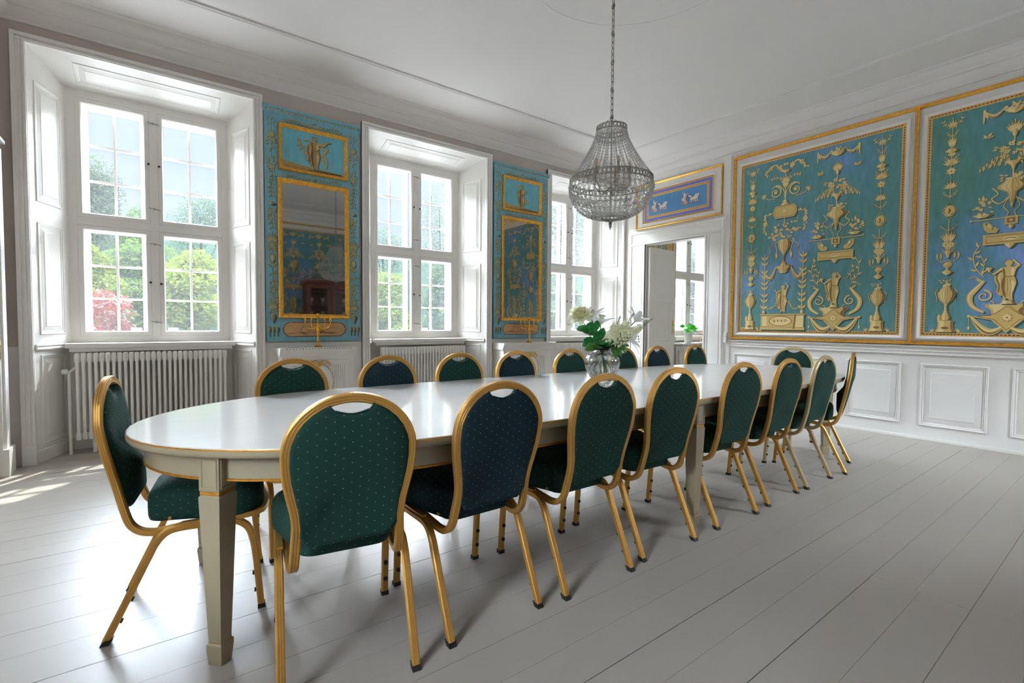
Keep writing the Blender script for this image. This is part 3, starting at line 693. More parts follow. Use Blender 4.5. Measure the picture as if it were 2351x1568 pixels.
far = [(.615, 'green', 'gold', 'green banquet chair on the window side, closest to the first radiator cabinet'),
       (1.188, 'navy', 'gold', 'dark blue-green banquet chair on the window side before the left end of the middle radiator'),
       (1.720, 'green', 'gold', 'green banquet chair on the window side before the right end of the middle radiator'),
       (2.225, 'navy', 'gold', 'dark blue-green banquet chair on the window side in front of the second cabinet'),
       (2.800, 'green', 'gold', 'green banquet chair on the window side just left of the glass vase'),
       (3.470, 'green', 'gold', 'green banquet chair on the window side half hidden behind the glass vase'),
       (3.985, 'navy', 'gold', 'blue-grey banquet chair on the window side in front of the open door leaf'),
       (4.640, 'green', 'gold', 'green banquet chair on the window side before the doorway to the next room')]
for x, f, g, l in far: chair(x, 2.700, pi, f, g, l)
chair(.100, 2.325, R_(-97.8), 'green', 'gold', 'green banquet chair seen from the side at the near left end of the table')
chair(4.85, 2.17, R_(90), 'green', 'palegold', 'green banquet chair with champagne frame at the head of the table by the panelled wall')

# ================================================================ outside
M['bounce_ground'] = mat('pale_bounce_ground', lin(218, 218, 220), .9, noise_amt=.12, noise_scale=9)  # unseen ground, made pale to bounce sky light up into the room
q = MB(); q.box(-30, 50, YA+.62, 14.5, -.7, -.5); q.box(-20, XC-.62, YD-.62, YA+.62, -.7, -.5); q.box(-20, 30, -18, YD-.62, -.7, -.5); struct(q.build('ground', M['bounce_ground']))
def leafmat(name, r, g, b, k=1/14):
    m = bpy.data.materials.new(name); m.use_nodes = True; t = m.node_tree; t.nodes.clear()
    o = t.nodes.new('ShaderNodeOutputMaterial'); d = t.nodes.new('ShaderNodeBsdfDiffuse'); tl = t.nodes.new('ShaderNodeBsdfTranslucent'); mx = t.nodes.new('ShaderNodeMixShader'); mx.inputs[0].default_value = .5; n = t.nodes.new('ShaderNodeTexNoise'); rp = t.nodes.new('ShaderNodeValToRGB')
    g_ = t.nodes.new('ShaderNodeTexCoord'); t.links.new(g_.outputs['Object'], n.inputs[0]); n.inputs['Scale'].default_value = 3
    c = lin(r, g, b); rp.color_ramp.elements[0].position = .35; rp.color_ramp.elements[1].position = .65
    rp.color_ramp.elements[0].color = (c[0]*k*.85, c[1]*k*.88, c[2]*k*.85, 1); rp.color_ramp.elements[1].color = (c[0]*k*1.15, c[1]*k*1.1, c[2]*k, 1)
    t.links.new(n.outputs[0], rp.inputs[0]); t.links.new(rp.outputs[0], d.inputs[0]); t.links.new(rp.outputs[0], tl.inputs[0]); t.links.new(d.outputs[0], mx.inputs[1]); t.links.new(tl.outputs[0], mx.inputs[2]); t.links.new(mx.outputs[0], o.inputs[0]); return m
LM = dict(grey=leafmat('leaves_grey_green', 165, 178, 165), mid=leafmat('leaves_mid_green', 150, 185, 120), teal=leafmat('leaves_blue_green', 138, 176, 160), yel=leafmat('leaves_yellow_green', 205, 222, 90),
          lime=leafmat('leaves_lime', 170, 208, 110), red=leafmat('leaves_red', 226, 110, 100), pale=leafmat('leaves_pale_pink', 235, 205, 200), bark=leafmat('bark', 120, 110, 100))
def tree(name, label, cat, x, y, top, wid, mats, n=13000, leaf=.10, clumps=20, low=-.5, group=None, seed=1, trunk=True):
    rg = random.Random(seed); t = thing(name, label, cat, (x, y, -.5), 0, group)
    m = MB(); H = top+.5; z0 = low+.5
    cl = []
    for i in range(clumps):
        u = rg.random(); a = rg.uniform(0, 2*pi); zc = z0+(H-z0)*(.12+.74*u)
        rad = wid/2*(1-.55*abs(u-.4)**1.2)*rg.uniform(.15, .72)
        cl.append((rad*cos(a), rad*sin(a)*.8, zc, wid*rg.uniform(.16, .30), (H-z0)*rg.uniform(.10, .17)))
    cl.append((0, 0, H-(H-z0)*.16, wid*.2, (H-z0)*.15))
    for i in range(n):
        c = cl[i % len(cl)]; v = Vector((rg.gauss(0, 1), rg.gauss(0, 1), rg.gauss(0, 1))).normalized()*rg.random()**.33
        p = Vector((c[0]+v.x*c[3], c[1]+v.y*c[3], max(z0, min(H, c[2]+v.z*c[4]))))
        a = Vector((rg.gauss(0, 1), rg.gauss(0, 1), rg.gauss(0, 1))).normalized(); b = a.orthogonal().normalized(); s = leaf*rg.uniform(.6, 1.3)
        m.add([p-a*s, p-b*s*.5, p+a*s, p+b*s*.5], [(0, 1, 2, 3)], 0 if rg.random() < .7 else 1)
    m.build('crown', [LM[k] for k in mats], t)
    if trunk:
        m = MB(); m.tube([(0, 0, 0), (.05, 0, H*.3), (0, 0, H*.6), (-.05, 0, H*.85)], wid*.03, 7, scale=lambda q: 1-.8*q)
        for i in range(7):
            c = cl[i]; m.tube([(0, 0, H*rg.uniform(.25, .5)), (c[0]*.5, c[1]*.5, (c[2]+H*.4)/2), (c[0], c[1], c[2])], wid*.012, 5, scale=lambda q: 1-.7*q)
        m.build('trunk', LM['bark'], t)
GT = 'trees and shrubs in the garden'
def tp(px, y, top, wpx):
    az = YAW+math.atan((px-1175.5)/FPX); x = y*math.tan(az); dist = x*sin(YAW)+y*cos(YAW)
    return x, y, CAMZ+(737-top)/FPX*dist, wpx/FPX*dist
for k, (nm, lb, ct, px, y, top, w_, mt, kw) in enumerate([
    ('weeping_tree', 'tall grey-green weeping tree seen top left through the first window', 'tree', 215, 31, 352, 150, ('grey', 'mid'), dict(n=15000, leaf=.08, clumps=26)),
    ('garden_tree', 'green tree beside the weeping tree, behind the first window', 'tree', 320, 34, 470, 110, ('mid', 'lime'), {}),
    ('garden_tree', 'wide blue-green tree behind the right half of the first window', 'tree', 465, 37, 440, 230, ('teal', 'mid'), dict(n=16000)),
    ('garden_shrub', 'yellow-green shrub above the red one in the first window', 'shrub', 205, 20, 556, 150, ('yel', 'lime'), dict(leaf=.075, trunk=False)),
    ('garden_shrub', 'soft lime green shrub in the middle of the first window', 'shrub', 320, 23, 545, 190, ('lime', 'mid'), dict(leaf=.08, trunk=False)),
    ('garden_shrub', 'bright yellow-topped shrub in the lower right of the first window', 'shrub', 455, 19, 568, 210, ('yel', 'lime'), dict(leaf=.075, n=13000, trunk=False)),
    ('red_shrub', 'red-leaved shrub with pale young leaves low in the first window', 'shrub', 235, 15.5, 662, 190, ('red', 'pale'), dict(leaf=.05, n=9000, clumps=22, trunk=False)),
    ('garden_tree', 'blue-green tree behind the left half of the second window', 'tree', 880, 34, 515, 190, ('teal', 'mid'), {}),
    ('bare_tree', 'thin-leaved tall tree in the upper right of the second window', 'tree', 1010, 26, 420, 130, ('grey', 'mid'), dict(n=5000, leaf=.08, clumps=30)),
    ('garden_shrub', 'yellow-green shrub low in the left of the second window', 'shrub', 905, 20, 620, 150, ('lime', 'yel'), dict(leaf=.08, trunk=False)),
    ('garden_shrub', 'blue-green shrub low in the right of the second window', 'shrub', 1025, 23, 590, 140, ('teal', 'lime'), dict(leaf=.09, trunk=False)),
    ('garden_tree', 'grey-green tall tree behind the third window', 'tree', 1300, 30, 395, 110, ('grey', 'mid'), dict()),
    ('garden_tree', 'blue-green tree in the right half of the third window', 'tree', 1372, 33, 455, 120, ('teal', 'mid'), {}),
    ('garden_shrub', 'pale green shrub low in the third window', 'shrub', 1300, 20, 640, 170, ('teal', 'lime'), dict(leaf=.09, trunk=False)),
    ('garden_tree', 'pale blue-green tree seen through the window of the next room', 'tree', 1590, 26, 560, 170, ('teal', 'grey'), {})]):
    x, y, z, w2 = tp(px, y, top, w_)
    tree(nm, lb, ct, x, y, z, w2, mt, group=GT, seed=k+5, **kw)
# wooded rise beyond the garden, grass bank in front
q = MB(); rg = random.Random(4); n = 90
for (y0, zb, zt, mk) in ((47, -.6, 8.2, 0), (14.5, -.6, .55, 1)):
    vs = []; n2 = 140
    for i in range(n2+1):
        x = -35+150*i/n2; h = zt*(1+.10*noise.noise(Vector((x*.08, y0, 0)))+.04*noise.noise(Vector((x*.5, y0, 3))))
        vs += [(x, y0, zb), (x, y0+.6, h*.75), (x, y0+2.2, h), (x, y0+30 if mk == 0 else y0+32, h*.9 if mk == 0 else -.3)]
    q.add(vs, [(i*4+k, i*4+4+k, i*4+5+k, i*4+1+k) for i in range(n2) for k in range(3)], mk)
struct(q.build('ground', [LM['teal'], LM['lime']], smooth=60))

# ================================================================ flat-ornament drawing (paint laid on a panel as thin raised colour)
class Art:
    """draws in a panel's own plane: u to the right, v up, in metres"""
    def __init__(s, O, U, V, N, tones): s.mb = MB(); s.O, s.U, s.V, s.N, s.t = Vector(O), Vector(U), Vector(V), Vector(N), tones; s.n = 0; s.k = 1
    def poly(s, pts, tone, lay=1):
        s.n += 1; h = .0004+lay*.0005+(s.n % 12)*.00003
        s.mb.add([s.O+s.U*u+s.V*v+s.N*h for u, v in pts], [tuple(range(len(pts)))], tone)
    def strip(s, path, w, tone, lay=1):
        P = [Vector((a, b)) for a, b in path]; n = len(P); vs = []; s.n += 1; h = .0004+lay*.0005+(s.n % 12)*.00003
        for i, p in enumerate(P):
            t = (P[min(i+1, n-1)]-P[max(i-1, 0)]); t = t.normalized() if t.length > 1e-9 else Vector((1, 0)); nn = Vector((-t.y, t.x)); ww = (w(i/(n-1)) if callable(w) else w)/2
            for q in (p+nn*ww, p-nn*ww): vs.append(s.O+s.U*q.x+s.V*q.y+s.N*h)
        s.mb.add(vs, [(2*i, 2*i+1, 2*i+3, 2*i+2) for i in range(n-1)], tone)
    # tones: 0 base, 1 light, 2 dark, 3 shadow on the ground
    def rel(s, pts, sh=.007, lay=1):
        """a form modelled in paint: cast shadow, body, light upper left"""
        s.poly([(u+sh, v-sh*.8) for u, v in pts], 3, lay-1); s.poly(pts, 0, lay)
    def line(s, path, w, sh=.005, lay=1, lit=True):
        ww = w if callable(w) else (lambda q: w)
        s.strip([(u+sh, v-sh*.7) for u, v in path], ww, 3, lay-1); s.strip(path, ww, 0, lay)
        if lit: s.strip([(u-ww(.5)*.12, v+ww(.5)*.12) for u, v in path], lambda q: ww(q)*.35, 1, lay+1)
    def curve(s, pts, n=6): return [(p.x, p.y) for p in spline([(a, b, 0) for a, b in pts], n)]
    def ell(s, u, v, a, b, n=18, a0=0, a1=2*pi): return [(u+a*cos(a0+(a1-a0)*k/n), v+b*sin(a0+(a1-a0)*k/n)) for k in range(n+(a1-a0 < 6.2))]
    def leaf(s, u, v, ang, ln, wd, lay=1, sh=.004):
        ln *= s.k; wd *= s.k; c, d = cos(ang), sin(ang); pr = [(0, 0), (.3, .5), (.6, .42), (1, 0), (.6, -.42), (.3, -.5)]
        f = lambda k: [(u+(x*ln)*c-(y*wd*k)*d, v+(x*ln)*d+(y*wd*k)*c) for x, y in pr]
        s.rel(f(1), sh, lay); s.poly([(p[0]*.5+q[0]*.5, p[1]*.5+q[1]*.5) for p, q in zip(f(1), [(u+ln*.5*c-wd*.15*d, v+ln*.5*d+wd*.15*c)]*6)][:6], 1, lay+1)
    def fan(s, u, v, ln, n=7, spread=1.1, wd=.022, up=pi/2, lay=1):
        for k in range(n): a = up+spread*(2*k/(n-1)-1); s.leaf(u, v, a, ln*(1-.25*abs(2*k/(n-1)-1)), wd, lay)
    def rosette(s, u, v, r, n=7, lay=2):
        for k in range(n): a = 2*pi*k/n; s.leaf(u, v, a, r, r*.62, lay, .003)
        s.poly(s.ell(u, v, r*.35, r*.35, 10), 1, lay+2); s.poly(s.ell(u+r*.05, v-r*.05, r*.17, r*.17, 8), 2, lay+3)
    def disc(s, u, v, a, b, lay=1):
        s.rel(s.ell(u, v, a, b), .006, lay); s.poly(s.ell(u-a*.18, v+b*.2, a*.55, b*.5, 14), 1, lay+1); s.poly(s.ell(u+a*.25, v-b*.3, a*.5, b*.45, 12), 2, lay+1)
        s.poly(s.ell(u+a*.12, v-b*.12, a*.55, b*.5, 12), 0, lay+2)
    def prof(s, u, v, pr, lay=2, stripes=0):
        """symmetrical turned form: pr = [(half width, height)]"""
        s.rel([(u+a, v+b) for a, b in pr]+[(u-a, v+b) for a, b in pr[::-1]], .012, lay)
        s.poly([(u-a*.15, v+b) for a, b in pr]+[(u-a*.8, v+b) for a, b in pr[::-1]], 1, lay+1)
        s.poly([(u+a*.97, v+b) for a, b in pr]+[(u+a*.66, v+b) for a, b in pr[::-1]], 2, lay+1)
        for k in range(stripes):
            f = -0.75+1.5*k/(stripes-1); s.strip([(u+a*f, v+b) for a, b in pr[1:-1]], .0025, 2, lay+2)
    def blobs(s, u, v, ru, rv, n, r, seed=0, lay=1):
        rg = random.Random(seed)
        for k in range(n):
            a = rg.uniform(0, 2*pi); q = rg.random()**.5
            uu, vv = u+ru*q*cos(a), v+rv*q*sin(a)
            if k % 3: s.leaf(uu, vv, atan2(vv-v, uu-u)+rg.uniform(-.5, .5), r*2.2, r*.9, lay)
            else: s.rosette(uu, vv, r*1.15, 6, lay+1)
    def swag(s, u0, v0, u1, v1, drop, w=.03, lay=2):
        n = 12; path = [(u0+(u1-u0)*k/n, v0+(v1-v0)*k/n-drop*sin(pi*k/n)) for k in range(n+1)]
        s.line(path, lambda q: w*(.35+.9*sin(pi*q)), .009, lay); s.strip([(a, b-w*.25) for a, b in path], lambda q: w*.3*sin(pi*q), 2, lay+1)
    def garland(s, pts, r, step=.018, lay=1, seed=0):
        rg = random.Random(seed); P = s.curve(pts, 8); acc = 0
        for (a, b), (c, d) in zip(P, P[1:]):
            acc += sqrt((c-a)**2+(d-b)**2)
            if acc > step:
                acc = 0; an = atan2(d-b, c-a); s.leaf(a, b, an+rg.choice((-.7, .7, 0)), r*2, r, lay)
    def vine(s, pts, r, n=8, w=.006, lay=1, both=True, seed=0):
        P = s.curve(pts, 8); s.line(P, w, .004, lay)
        for k in range(n):
            i = int((k+.6)/n*(len(P)-2)); a, b = P[i]; c, d = P[i+1]; an = atan2(d-b, c-a)
            for sg in ((1, -1) if both else ((1,) if k % 2 else (-1,))): s.leaf(a, b, an+sg*.75, r, r*.32, lay+1)
    def scroll(s, u, v, r, sg=1, turns=1.4, w=.016, a0=pi/2, lay=1):
        n = 26; path = [(u+sg*r*(1-.8*k/n)*cos(a0+2*pi*turns*k/n), v+r*(1-.8*k/n)*sin(a0+2*pi*turns*k/n)) for k in range(n+1)]
        s.line(path, lambda q: w*(1-.6*q), .007, lay); return path[0]
    def figure(s, u, v, h, face=1, arm=None, arm2=None, drape=True, lay=3):
        """standing draped figure: u,v at the feet, h tall, painted in three tones"""
        k = h; f = face; m_ = lambda L: [(u+f*a*k*1.12, v+b*k) for a, b in L]
        body = [(-.02, .02), (-.05, .0), (-.09, .0), (-.075, .03), (-.07, .16), (-.10, .30), (-.125, .42), (-.11, .52), (-.085, .60), (-.10, .70), (-.12, .78), (-.09, .825), (-.03, .84), (-.028, .87), (.028, .87), (.03, .84), (.09, .825), (.12, .78), (.10, .70), (.085, .61), (.12, .50), (.13, .40), (.11, .26), (.085, .12), (.07, .03), (.10, .0), (.04, -.005), (.02, .05)]
        if drape: s.rel(m_([(.05, .80), (.15, .78), (.24, .66), (.22, .48), (.17, .36), (.19, .22), (.12, .10), (.08, .14), (.06, .4)]), .010, lay-1); s.strip(m_([(.17, .70), (.19, .55), (.14, .38), (.15, .2)]), .05*k*.5, 2, lay); s.strip(m_([(.13, .7), (.15, .55), (.11, .38)]), .02*k, 1, lay+1)
        s.rel(m_(body), .012, lay)
        s.rel(m_([(x*.062+.005, .925+y*.075) for x, y in [(cos(2*pi*q/14), sin(2*pi*q/14)) for q in range(14)]]), .006, lay)
        s.poly(m_([(-.06, .93), (-.065, .965), (-.03, 1.0), (.03, 1.005), (.07, .98), (.075, .92), (.05, .88), (.0, .87), (-.04, .885)]), 2, lay-1)
        s.poly(m_([(.03, .05), (.075, .14), (.10, .3), (.115, .42), (.10, .52), (.075, .6), (.09, .70), (.105, .78), (.07, .80), (.05, .66), (.05, .5), (.055, .3), (.03, .1)]), 2, lay+1)
        s.poly(m_([(-.085, .78), (-.04, .81), (-.03, .7), (-.045, .6), (-.07, .6), (-.085, .68)]), 1, lay+1)
        s.poly(m_([(-.10, .42), (-.06, .5), (-.03, .44), (-.035, .25), (-.05, .06), (-.06, .16), (-.09, .3)]), 1, lay+1)
        for q in (-.02, .02, .06): s.strip(m_([(q, .56), (q*1.4-.02, .35), (q*1.2-.01, .12)]), .008*k, 2, lay+2)
        s.strip(m_([(-.085, .60), (0, .585), (.085, .61)]), .018*k, 2, lay+2)
        for A in (arm, arm2):
            if A: s.line(m_(A), lambda q: k*(.062-.028*q), .010, lay+1)

TON = {}
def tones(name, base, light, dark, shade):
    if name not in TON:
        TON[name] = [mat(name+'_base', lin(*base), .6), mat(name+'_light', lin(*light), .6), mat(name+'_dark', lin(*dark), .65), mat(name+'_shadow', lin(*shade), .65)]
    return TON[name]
def painted(name, stops, rough=.55, scale=1.1):
    """old distemper ground: broad cloudy changes between pigments plus fine rubbing"""
    m = bpy.data.materials.new(name); m.use_nodes = True; t = m.node_tree; b = t.nodes['Principled BSDF']; b.inputs['Roughness'].default_value = rough
    n = t.nodes.new; l = t.links.new; tc = n('ShaderNodeTexCoord'); mp = n('ShaderNodeMapping'); mp.inputs['Scale'].default_value = (1, 1, .6); l(tc.outputs['Object'], mp.inputs[0])
    a = n('ShaderNodeTexNoise'); a.inputs['Scale'].default_value = scale; a.inputs['Detail'].default_value = 7; a.inputs['Roughness'].default_value = .62; l(mp.outputs[0], a.inputs[0])
    r = n('ShaderNodeValToRGB'); l(a.outputs[0], r.inputs[0]); E = r.color_ramp.elements
    E[0].position, E[0].color = stops[0][0], lin(*stops[0][1]); E[1].position, E[1].color = stops[-1][0], lin(*stops[-1][1])
    for p, c in stops[1:-1]: q = E.new(p); q.color = lin(*c)
    f = n('ShaderNodeTexNoise'); f.inputs['Scale'].default_value = 26; f.inputs['Detail'].default_value = 6; mp2 = n('ShaderNodeMapping'); mp2.inputs['Scale'].default_value = (1, 1, .25); l(tc.outputs['Object'], mp2.inputs[0]); l(mp2.outputs[0], f.inputs[0])
    r2 = n('ShaderNodeValToRGB'); l(f.outputs[0], r2.inputs[0]); r2.color_ramp.elements[0].position = .35; r2.color_ramp.elements[1].position = .72; r2.color_ramp.elements[0].color = (.86, .88, .9, 1); r2.color_ramp.elements[1].color = (1.12, 1.1, 1.12, 1)
    x = n('ShaderNodeMix'); x.data_type = 'RGBA'; x.blend_type = 'MULTIPLY'; x.inputs[0].default_value = 1; l(r.outputs[0], x.inputs[6]); l(r2.outputs[0], x.inputs[7]); l(x.outputs[2], b.inputs['Base Color'])
    return m
M['canvas'] = painted('blue_green_distemper', [(.34, (126, 150, 204)), (.43, (104, 146, 184)), (.51, (88, 142, 146)), (.66, (82, 134, 120))])
M['canvasblue'] = painted('blue_distemper', [(.3, (70, 130, 165)), (.6, (74, 124, 172)), (.8, (88, 138, 184))], scale=2.5)
M['violet'] = mat('violet_blue_band', lin(88, 102, 186), .6, noise_amt=.12, noise_scale=12)
M['pierblue'] = painted('turquoise_paint', [(.3, (112, 168, 186)), (.55, (124, 178, 188)), (.75, (104, 160, 178))], scale=2.0)
M['pierback'] = painted('turquoise_ground', [(.3, (98, 168, 182)), (.6, (112, 184, 196)), (.8, (98, 166, 182))], scale=3)
M['tan'] = mat('tan_cartouche', lin(196, 152, 104), .6, noise_amt=.08, noise_scale=12)
M['ochre'] = mat('ochre_border', lin(206, 158, 84), .6, noise_amt=.1, noise_scale=30)
M['brownline'] = mat('brown_paint', lin(96, 60, 34), .6)
OCH = tones('ochre_grisaille', (206, 176, 108), (230, 206, 146), (130, 98, 48), (44, 78, 74))
OLI = tones('olive_grisaille', (142, 140, 100), (182, 176, 132), (62, 68, 50), (46, 80, 86))
BRN = tones('brown_figure', (158, 128, 72), (200, 172, 108), (74, 58, 34), (56, 100, 100))
WHT = tones('white_grisaille', (226, 206, 192), (246, 238, 230), (170, 104, 76), (60, 72, 90))

# ---------------------------------------------------------------- large wall paintings
def chain(A, u):
    for k in (-1, 1): A.vine([(u, 3.03), (u+k*.05, 3.07), (u+k*.07, 3.11)], .03, 3, .004)
    A.line([(u, 3.13), (u, 2.86)], .006); A.fan(u, 3.04, .08, 5, .8, .016)
    A.fan(u, 2.84, .13, 5, .35, .022); A.prof(u, 2.80, [(.012, 0), (.045, .01), (.05, .025), (.02, .04)], 2)
    A.fan(u, 2.80, .05, 7, 1.2, .016, -pi/2)
    A.line([(u, 2.80), (u, 2.66)], .006); A.fan(u, 2.68, .10, 7, 1.15, .02); A.rosette(u, 2.625, .042)
    A.line([(u, 2.58), (u, 2.36)], .006); A.fan(u, 2.46, .085, 7, 1.2, .018); A.fan(u, 2.50, .05, 5, 1.2, .014, -pi/2)
    A.line([(u-.052, 2.25), (u, 2.34), (u+.052, 2.25), (u, 2.15), (u-.052, 2.25)], .006); A.disc(u, 2.247, .038, .054, 2)
    A.poly(A.ell(u, 2.247, .024, .036), 0, 5); A.strip([(u-.006, 2.225), (u+.004, 2.25), (u-.004, 2.27)], .012, 2, 6)
    A.line([(u, 2.15), (u, 1.98)], .008); A.fan(u, 1.93, .15, 7, .55, .02); A.rosette(u-.02, 1.93, .035); A.rosette(u+.022, 1.925, .032); A.rosette(u, 1.90, .03)
    A.prof(u, 1.80, [(.01, 0), (.015, .03), (.03, .06), (.012, .075)], 2)
    for k in (-1, 1):
        A.line(A.curve([(u, 1.77), (u+k*.05, 1.765), (u+k*.075, 1.80)], 4), .006)
        for d in (.05, .078): A.leaf(u+k*d, 1.86, -pi/2, .085, .016, 2)
    A.disc(u, 1.733, .033, .030, 3); A.prof(u, 1.635, [(.008, 0), (.03, .015), (.045, .03), (.01, .05), (.008, .07)], 2)
    A.blobs(u, 1.565, .045, .03, 7, .014, 4, 2)
    A.prof(u, 1.335, [(.010, 0), (.014, .02), (.045, .055), (.064, .10), (.066, .135), (.05, .15), (.045, .165), (.03, .185), (.026, .21)], 3, 6)
    for k in (-1, 1): A.line(A.curve([(u+k*.058, 1.50), (u+k*.078, 1.47), (u+k*.066, 1.40), (u+k*.07, 1.38)], 4), .006)
    A.prof(u, 1.20, [(.03, 0), (.035, .03), (.02, .07), (.010, .10), (.012, .135)], 2)
    A.prof(u-.045, 1.185, [(.012, 0), (.018, .04), (.01, .07)], 2)
    A.prof(u, 1.085, [(.072, 0), (.072, .02), (.06, .03), (.055, .09), (.062, .10), (.062, .112)], 3); A.poly(A.ell(u, 1.125, .028, .013), 2, 7)
    for k in (-1, 1): A.fan(u+k*.085, 1.085, .05, 4, .8, .01, pi/2-k*.6)
    for k in (-1, 1):                                    # fine sprays and tendrils along the stem
        for v, w_ in ((2.97, .04), (2.74, .05), (2.40, .05), (2.08, .06), (1.98, .05), (1.86, .045)):
            A.vine([(u, v-.02), (u+k*w_*.6, v), (u+k*w_, v+.03)], .018, 4, .003, 1, True, 7)
def column_urn(A, u):
    """pedestal with an oval, dancing child, swagged canopy, flower urn, octagon plaque, scrolls"""
    A.rel([(u-.265, 1.085), (u+.255, 1.085), (u+.255, 1.11), (u+.245, 1.125), (u+.245, 1.255), (u+.26, 1.28), (u-.27, 1.28), (u-.255, 1.255), (u-.255, 1.125), (u-.265, 1.11)], .02, 2)
    A.poly([(u+.15, 1.115), (u+.165, 1.26), (u+.245, 1.262), (u+.235, 1.115)], 1, 4); A.poly([(u+.125, 1.10), (u+.145, 1.27), (u+.16, 1.27), (u+.145, 1.10)], 2, 4)
    for a, b in ((.265, .285), (1, 0)): pass
    A.strip([(u-.262, 1.262), (u+.252, 1.262)], .006, 2, 4); A.strip([(u-.25, 1.118), (u+.24, 1.118)], .004, 2, 4)
    A.poly(A.ell(u-.02, 1.192, .135, .062, 26), 2, 4); A.poly(A.ell(u-.02, 1.192, .125, .054, 26), 1, 5)
    rg = random.Random(2)
    for k in range(9): A.strip([(u-.12+.022*k, 1.17+rg.uniform(0, .02)), (u-.11+.022*k, 1.19+rg.uniform(-.01, .02)), (u-.118+.022*k, 1.21)], .012, 2 if k % 2 else 0, 6)
    A.poly([(u-.235, 1.13), (u-.18, 1.13), (u-.18, 1.25), (u-.235, 1.25)], 1, 4)
    A.figure(u+.005, 1.30, .33, -1, arm=[(-.09, .80), (-.16, .95), (-.08, 1.08)], arm2=[(.08, .80), (.2, .72), (.26, .84)], lay=3)
    for k in (-1, 1):
        A.garland([(u+k*.235, 1.39), (u+k*.17, 1.345), (u+k*.11, 1.36), (u+k*.05, 1.46)], .014, .014, 2, 3)
        A.prof(u+k*.222, 1.285, [(.018, 0), (.02, .03), (.012, .04)], 2)
        A.vine([(u+k*.222, 1.32), (u+k*.217, 1.55), (u+k*.222, 1.78), (u+k*.222, 2.02)], .075, 9, .011, 2, True, 1)
        A.swag(u+k*.09, 1.845, u+k*.222, 1.79, .10, .036, 3); A.line([(u+k*.222, 1.79), (u+k*.235, 1.70)], .012)
    A.prof(u, 1.775, [(.03, 0), (.055, .02), (.06, .05), (.098, .07), (.10, .085), (.04, .10), (.02, .125)], 3, 5)
    A.prof(u, 1.87, [(.045, 0), (.03, .02), (.010, .06), (.010, .12), (.03, .16), (.062, .21), (.072, .26), (.066, .30), (.05, .315)], 4, 5)
    for k in (-1, 1):
        A.line(A.curve([(u+k*.065, 2.16), (u+k*.10, 2.14), (u+k*.08, 2.06), (u+k*.085, 1.98)], 5), .009, lay=3); A.leaf(u+k*.085, 2.04, -pi/2, .10, .03, 3)
        A.line(A.curve([(u+k*.10, 2.16), (u+k*.17, 2.10), (u+k*.15, 2.05), (u+k*.19, 2.0)], 5), .006)
    A.blobs(u, 2.27, .18, .10, 46, .019, 7, 2); A.blobs(u+.08, 2.36, .08, .07, 12, .015, 9, 2)
    A.line([(u, 2.36), (u, 2.46)], .010)
    A.rel([(u-.135, 2.49), (u-.105, 2.445), (u+.105, 2.445), (u+.135, 2.49), (u+.135, 2.555), (u+.105, 2.595), (u-.105, 2.595), (u-.135, 2.555)], .016, 2)
    A.strip([(u-.12, 2.495), (u-.097, 2.46), (u+.097, 2.46), (u+.12, 2.495), (u+.12, 2.55), (u+.097, 2.582), (u-.097, 2.582), (u-.12, 2.55), (u-.12, 2.495)], .005, 2, 5)
    A.rosette(u, 2.52, .032, 8, 5)
    A.prof(u, 2.60, [(.05, 0), (.045, .02), (.02, .03), (.03, .05), (.012, .06)], 2)
    for k in (-1, 1):
        A.line(A.curve([(u+k*.135, 2.52), (u+k*.19, 2.50), (u+k*.235, 2.52)], 4), .010); A.rosette(u+k*.175, 2.515, .02, 6)
        A.garland([(u+k*.225, 2.52), (u+k*.235, 2.40), (u+k*.23, 2.26)], .020, .012, 2, k+4); A.rosette(u+k*.23, 2.40, .036, 7)
        A.line(A.curve([(u, 2.66), (u+k*.02, 2.78), (u+k*.09, 2.85), (u+k*.16, 2.82)], 6), .012)
        A.scroll(u+k*.115, 2.765, .075, k, 1.35, .018); A.rosette(u+k*.115, 2.765, .026, 7)
        A.line(A.curve([(u+k*.12, 2.69), (u+k*.20, 2.70), (u+k*.25, 2.73)], 5), .008); A.fan(u+k*.245, 2.735, .05, 7, 1.6, .014, pi/2-k*.8)
        A.vine([(u, 2.90), (u+k*.10, 2.94), (u+k*.17, 2.93)], .035, 5, .006, 1, True, 2)
        A.garland([(u+k*.04, 3.02), (u+k*.12, 3.10), (u+k*.20, 3.05), (u+k*.23, 3.0)], .022, .012, 2, 5)
    A.line([(u, 2.66), (u, 3.0)], .012); A.fan(u, 2.80, .12, 7, .5, .02); A.fan(u, 2.86, .10, 7, 1.0, .022); A.prof(u, 2.985, [(.01, 0), (.05, .02), (.055, .035)], 3); A.blobs(u, 3.06, .08, .06, 16, .018, 11, 2)
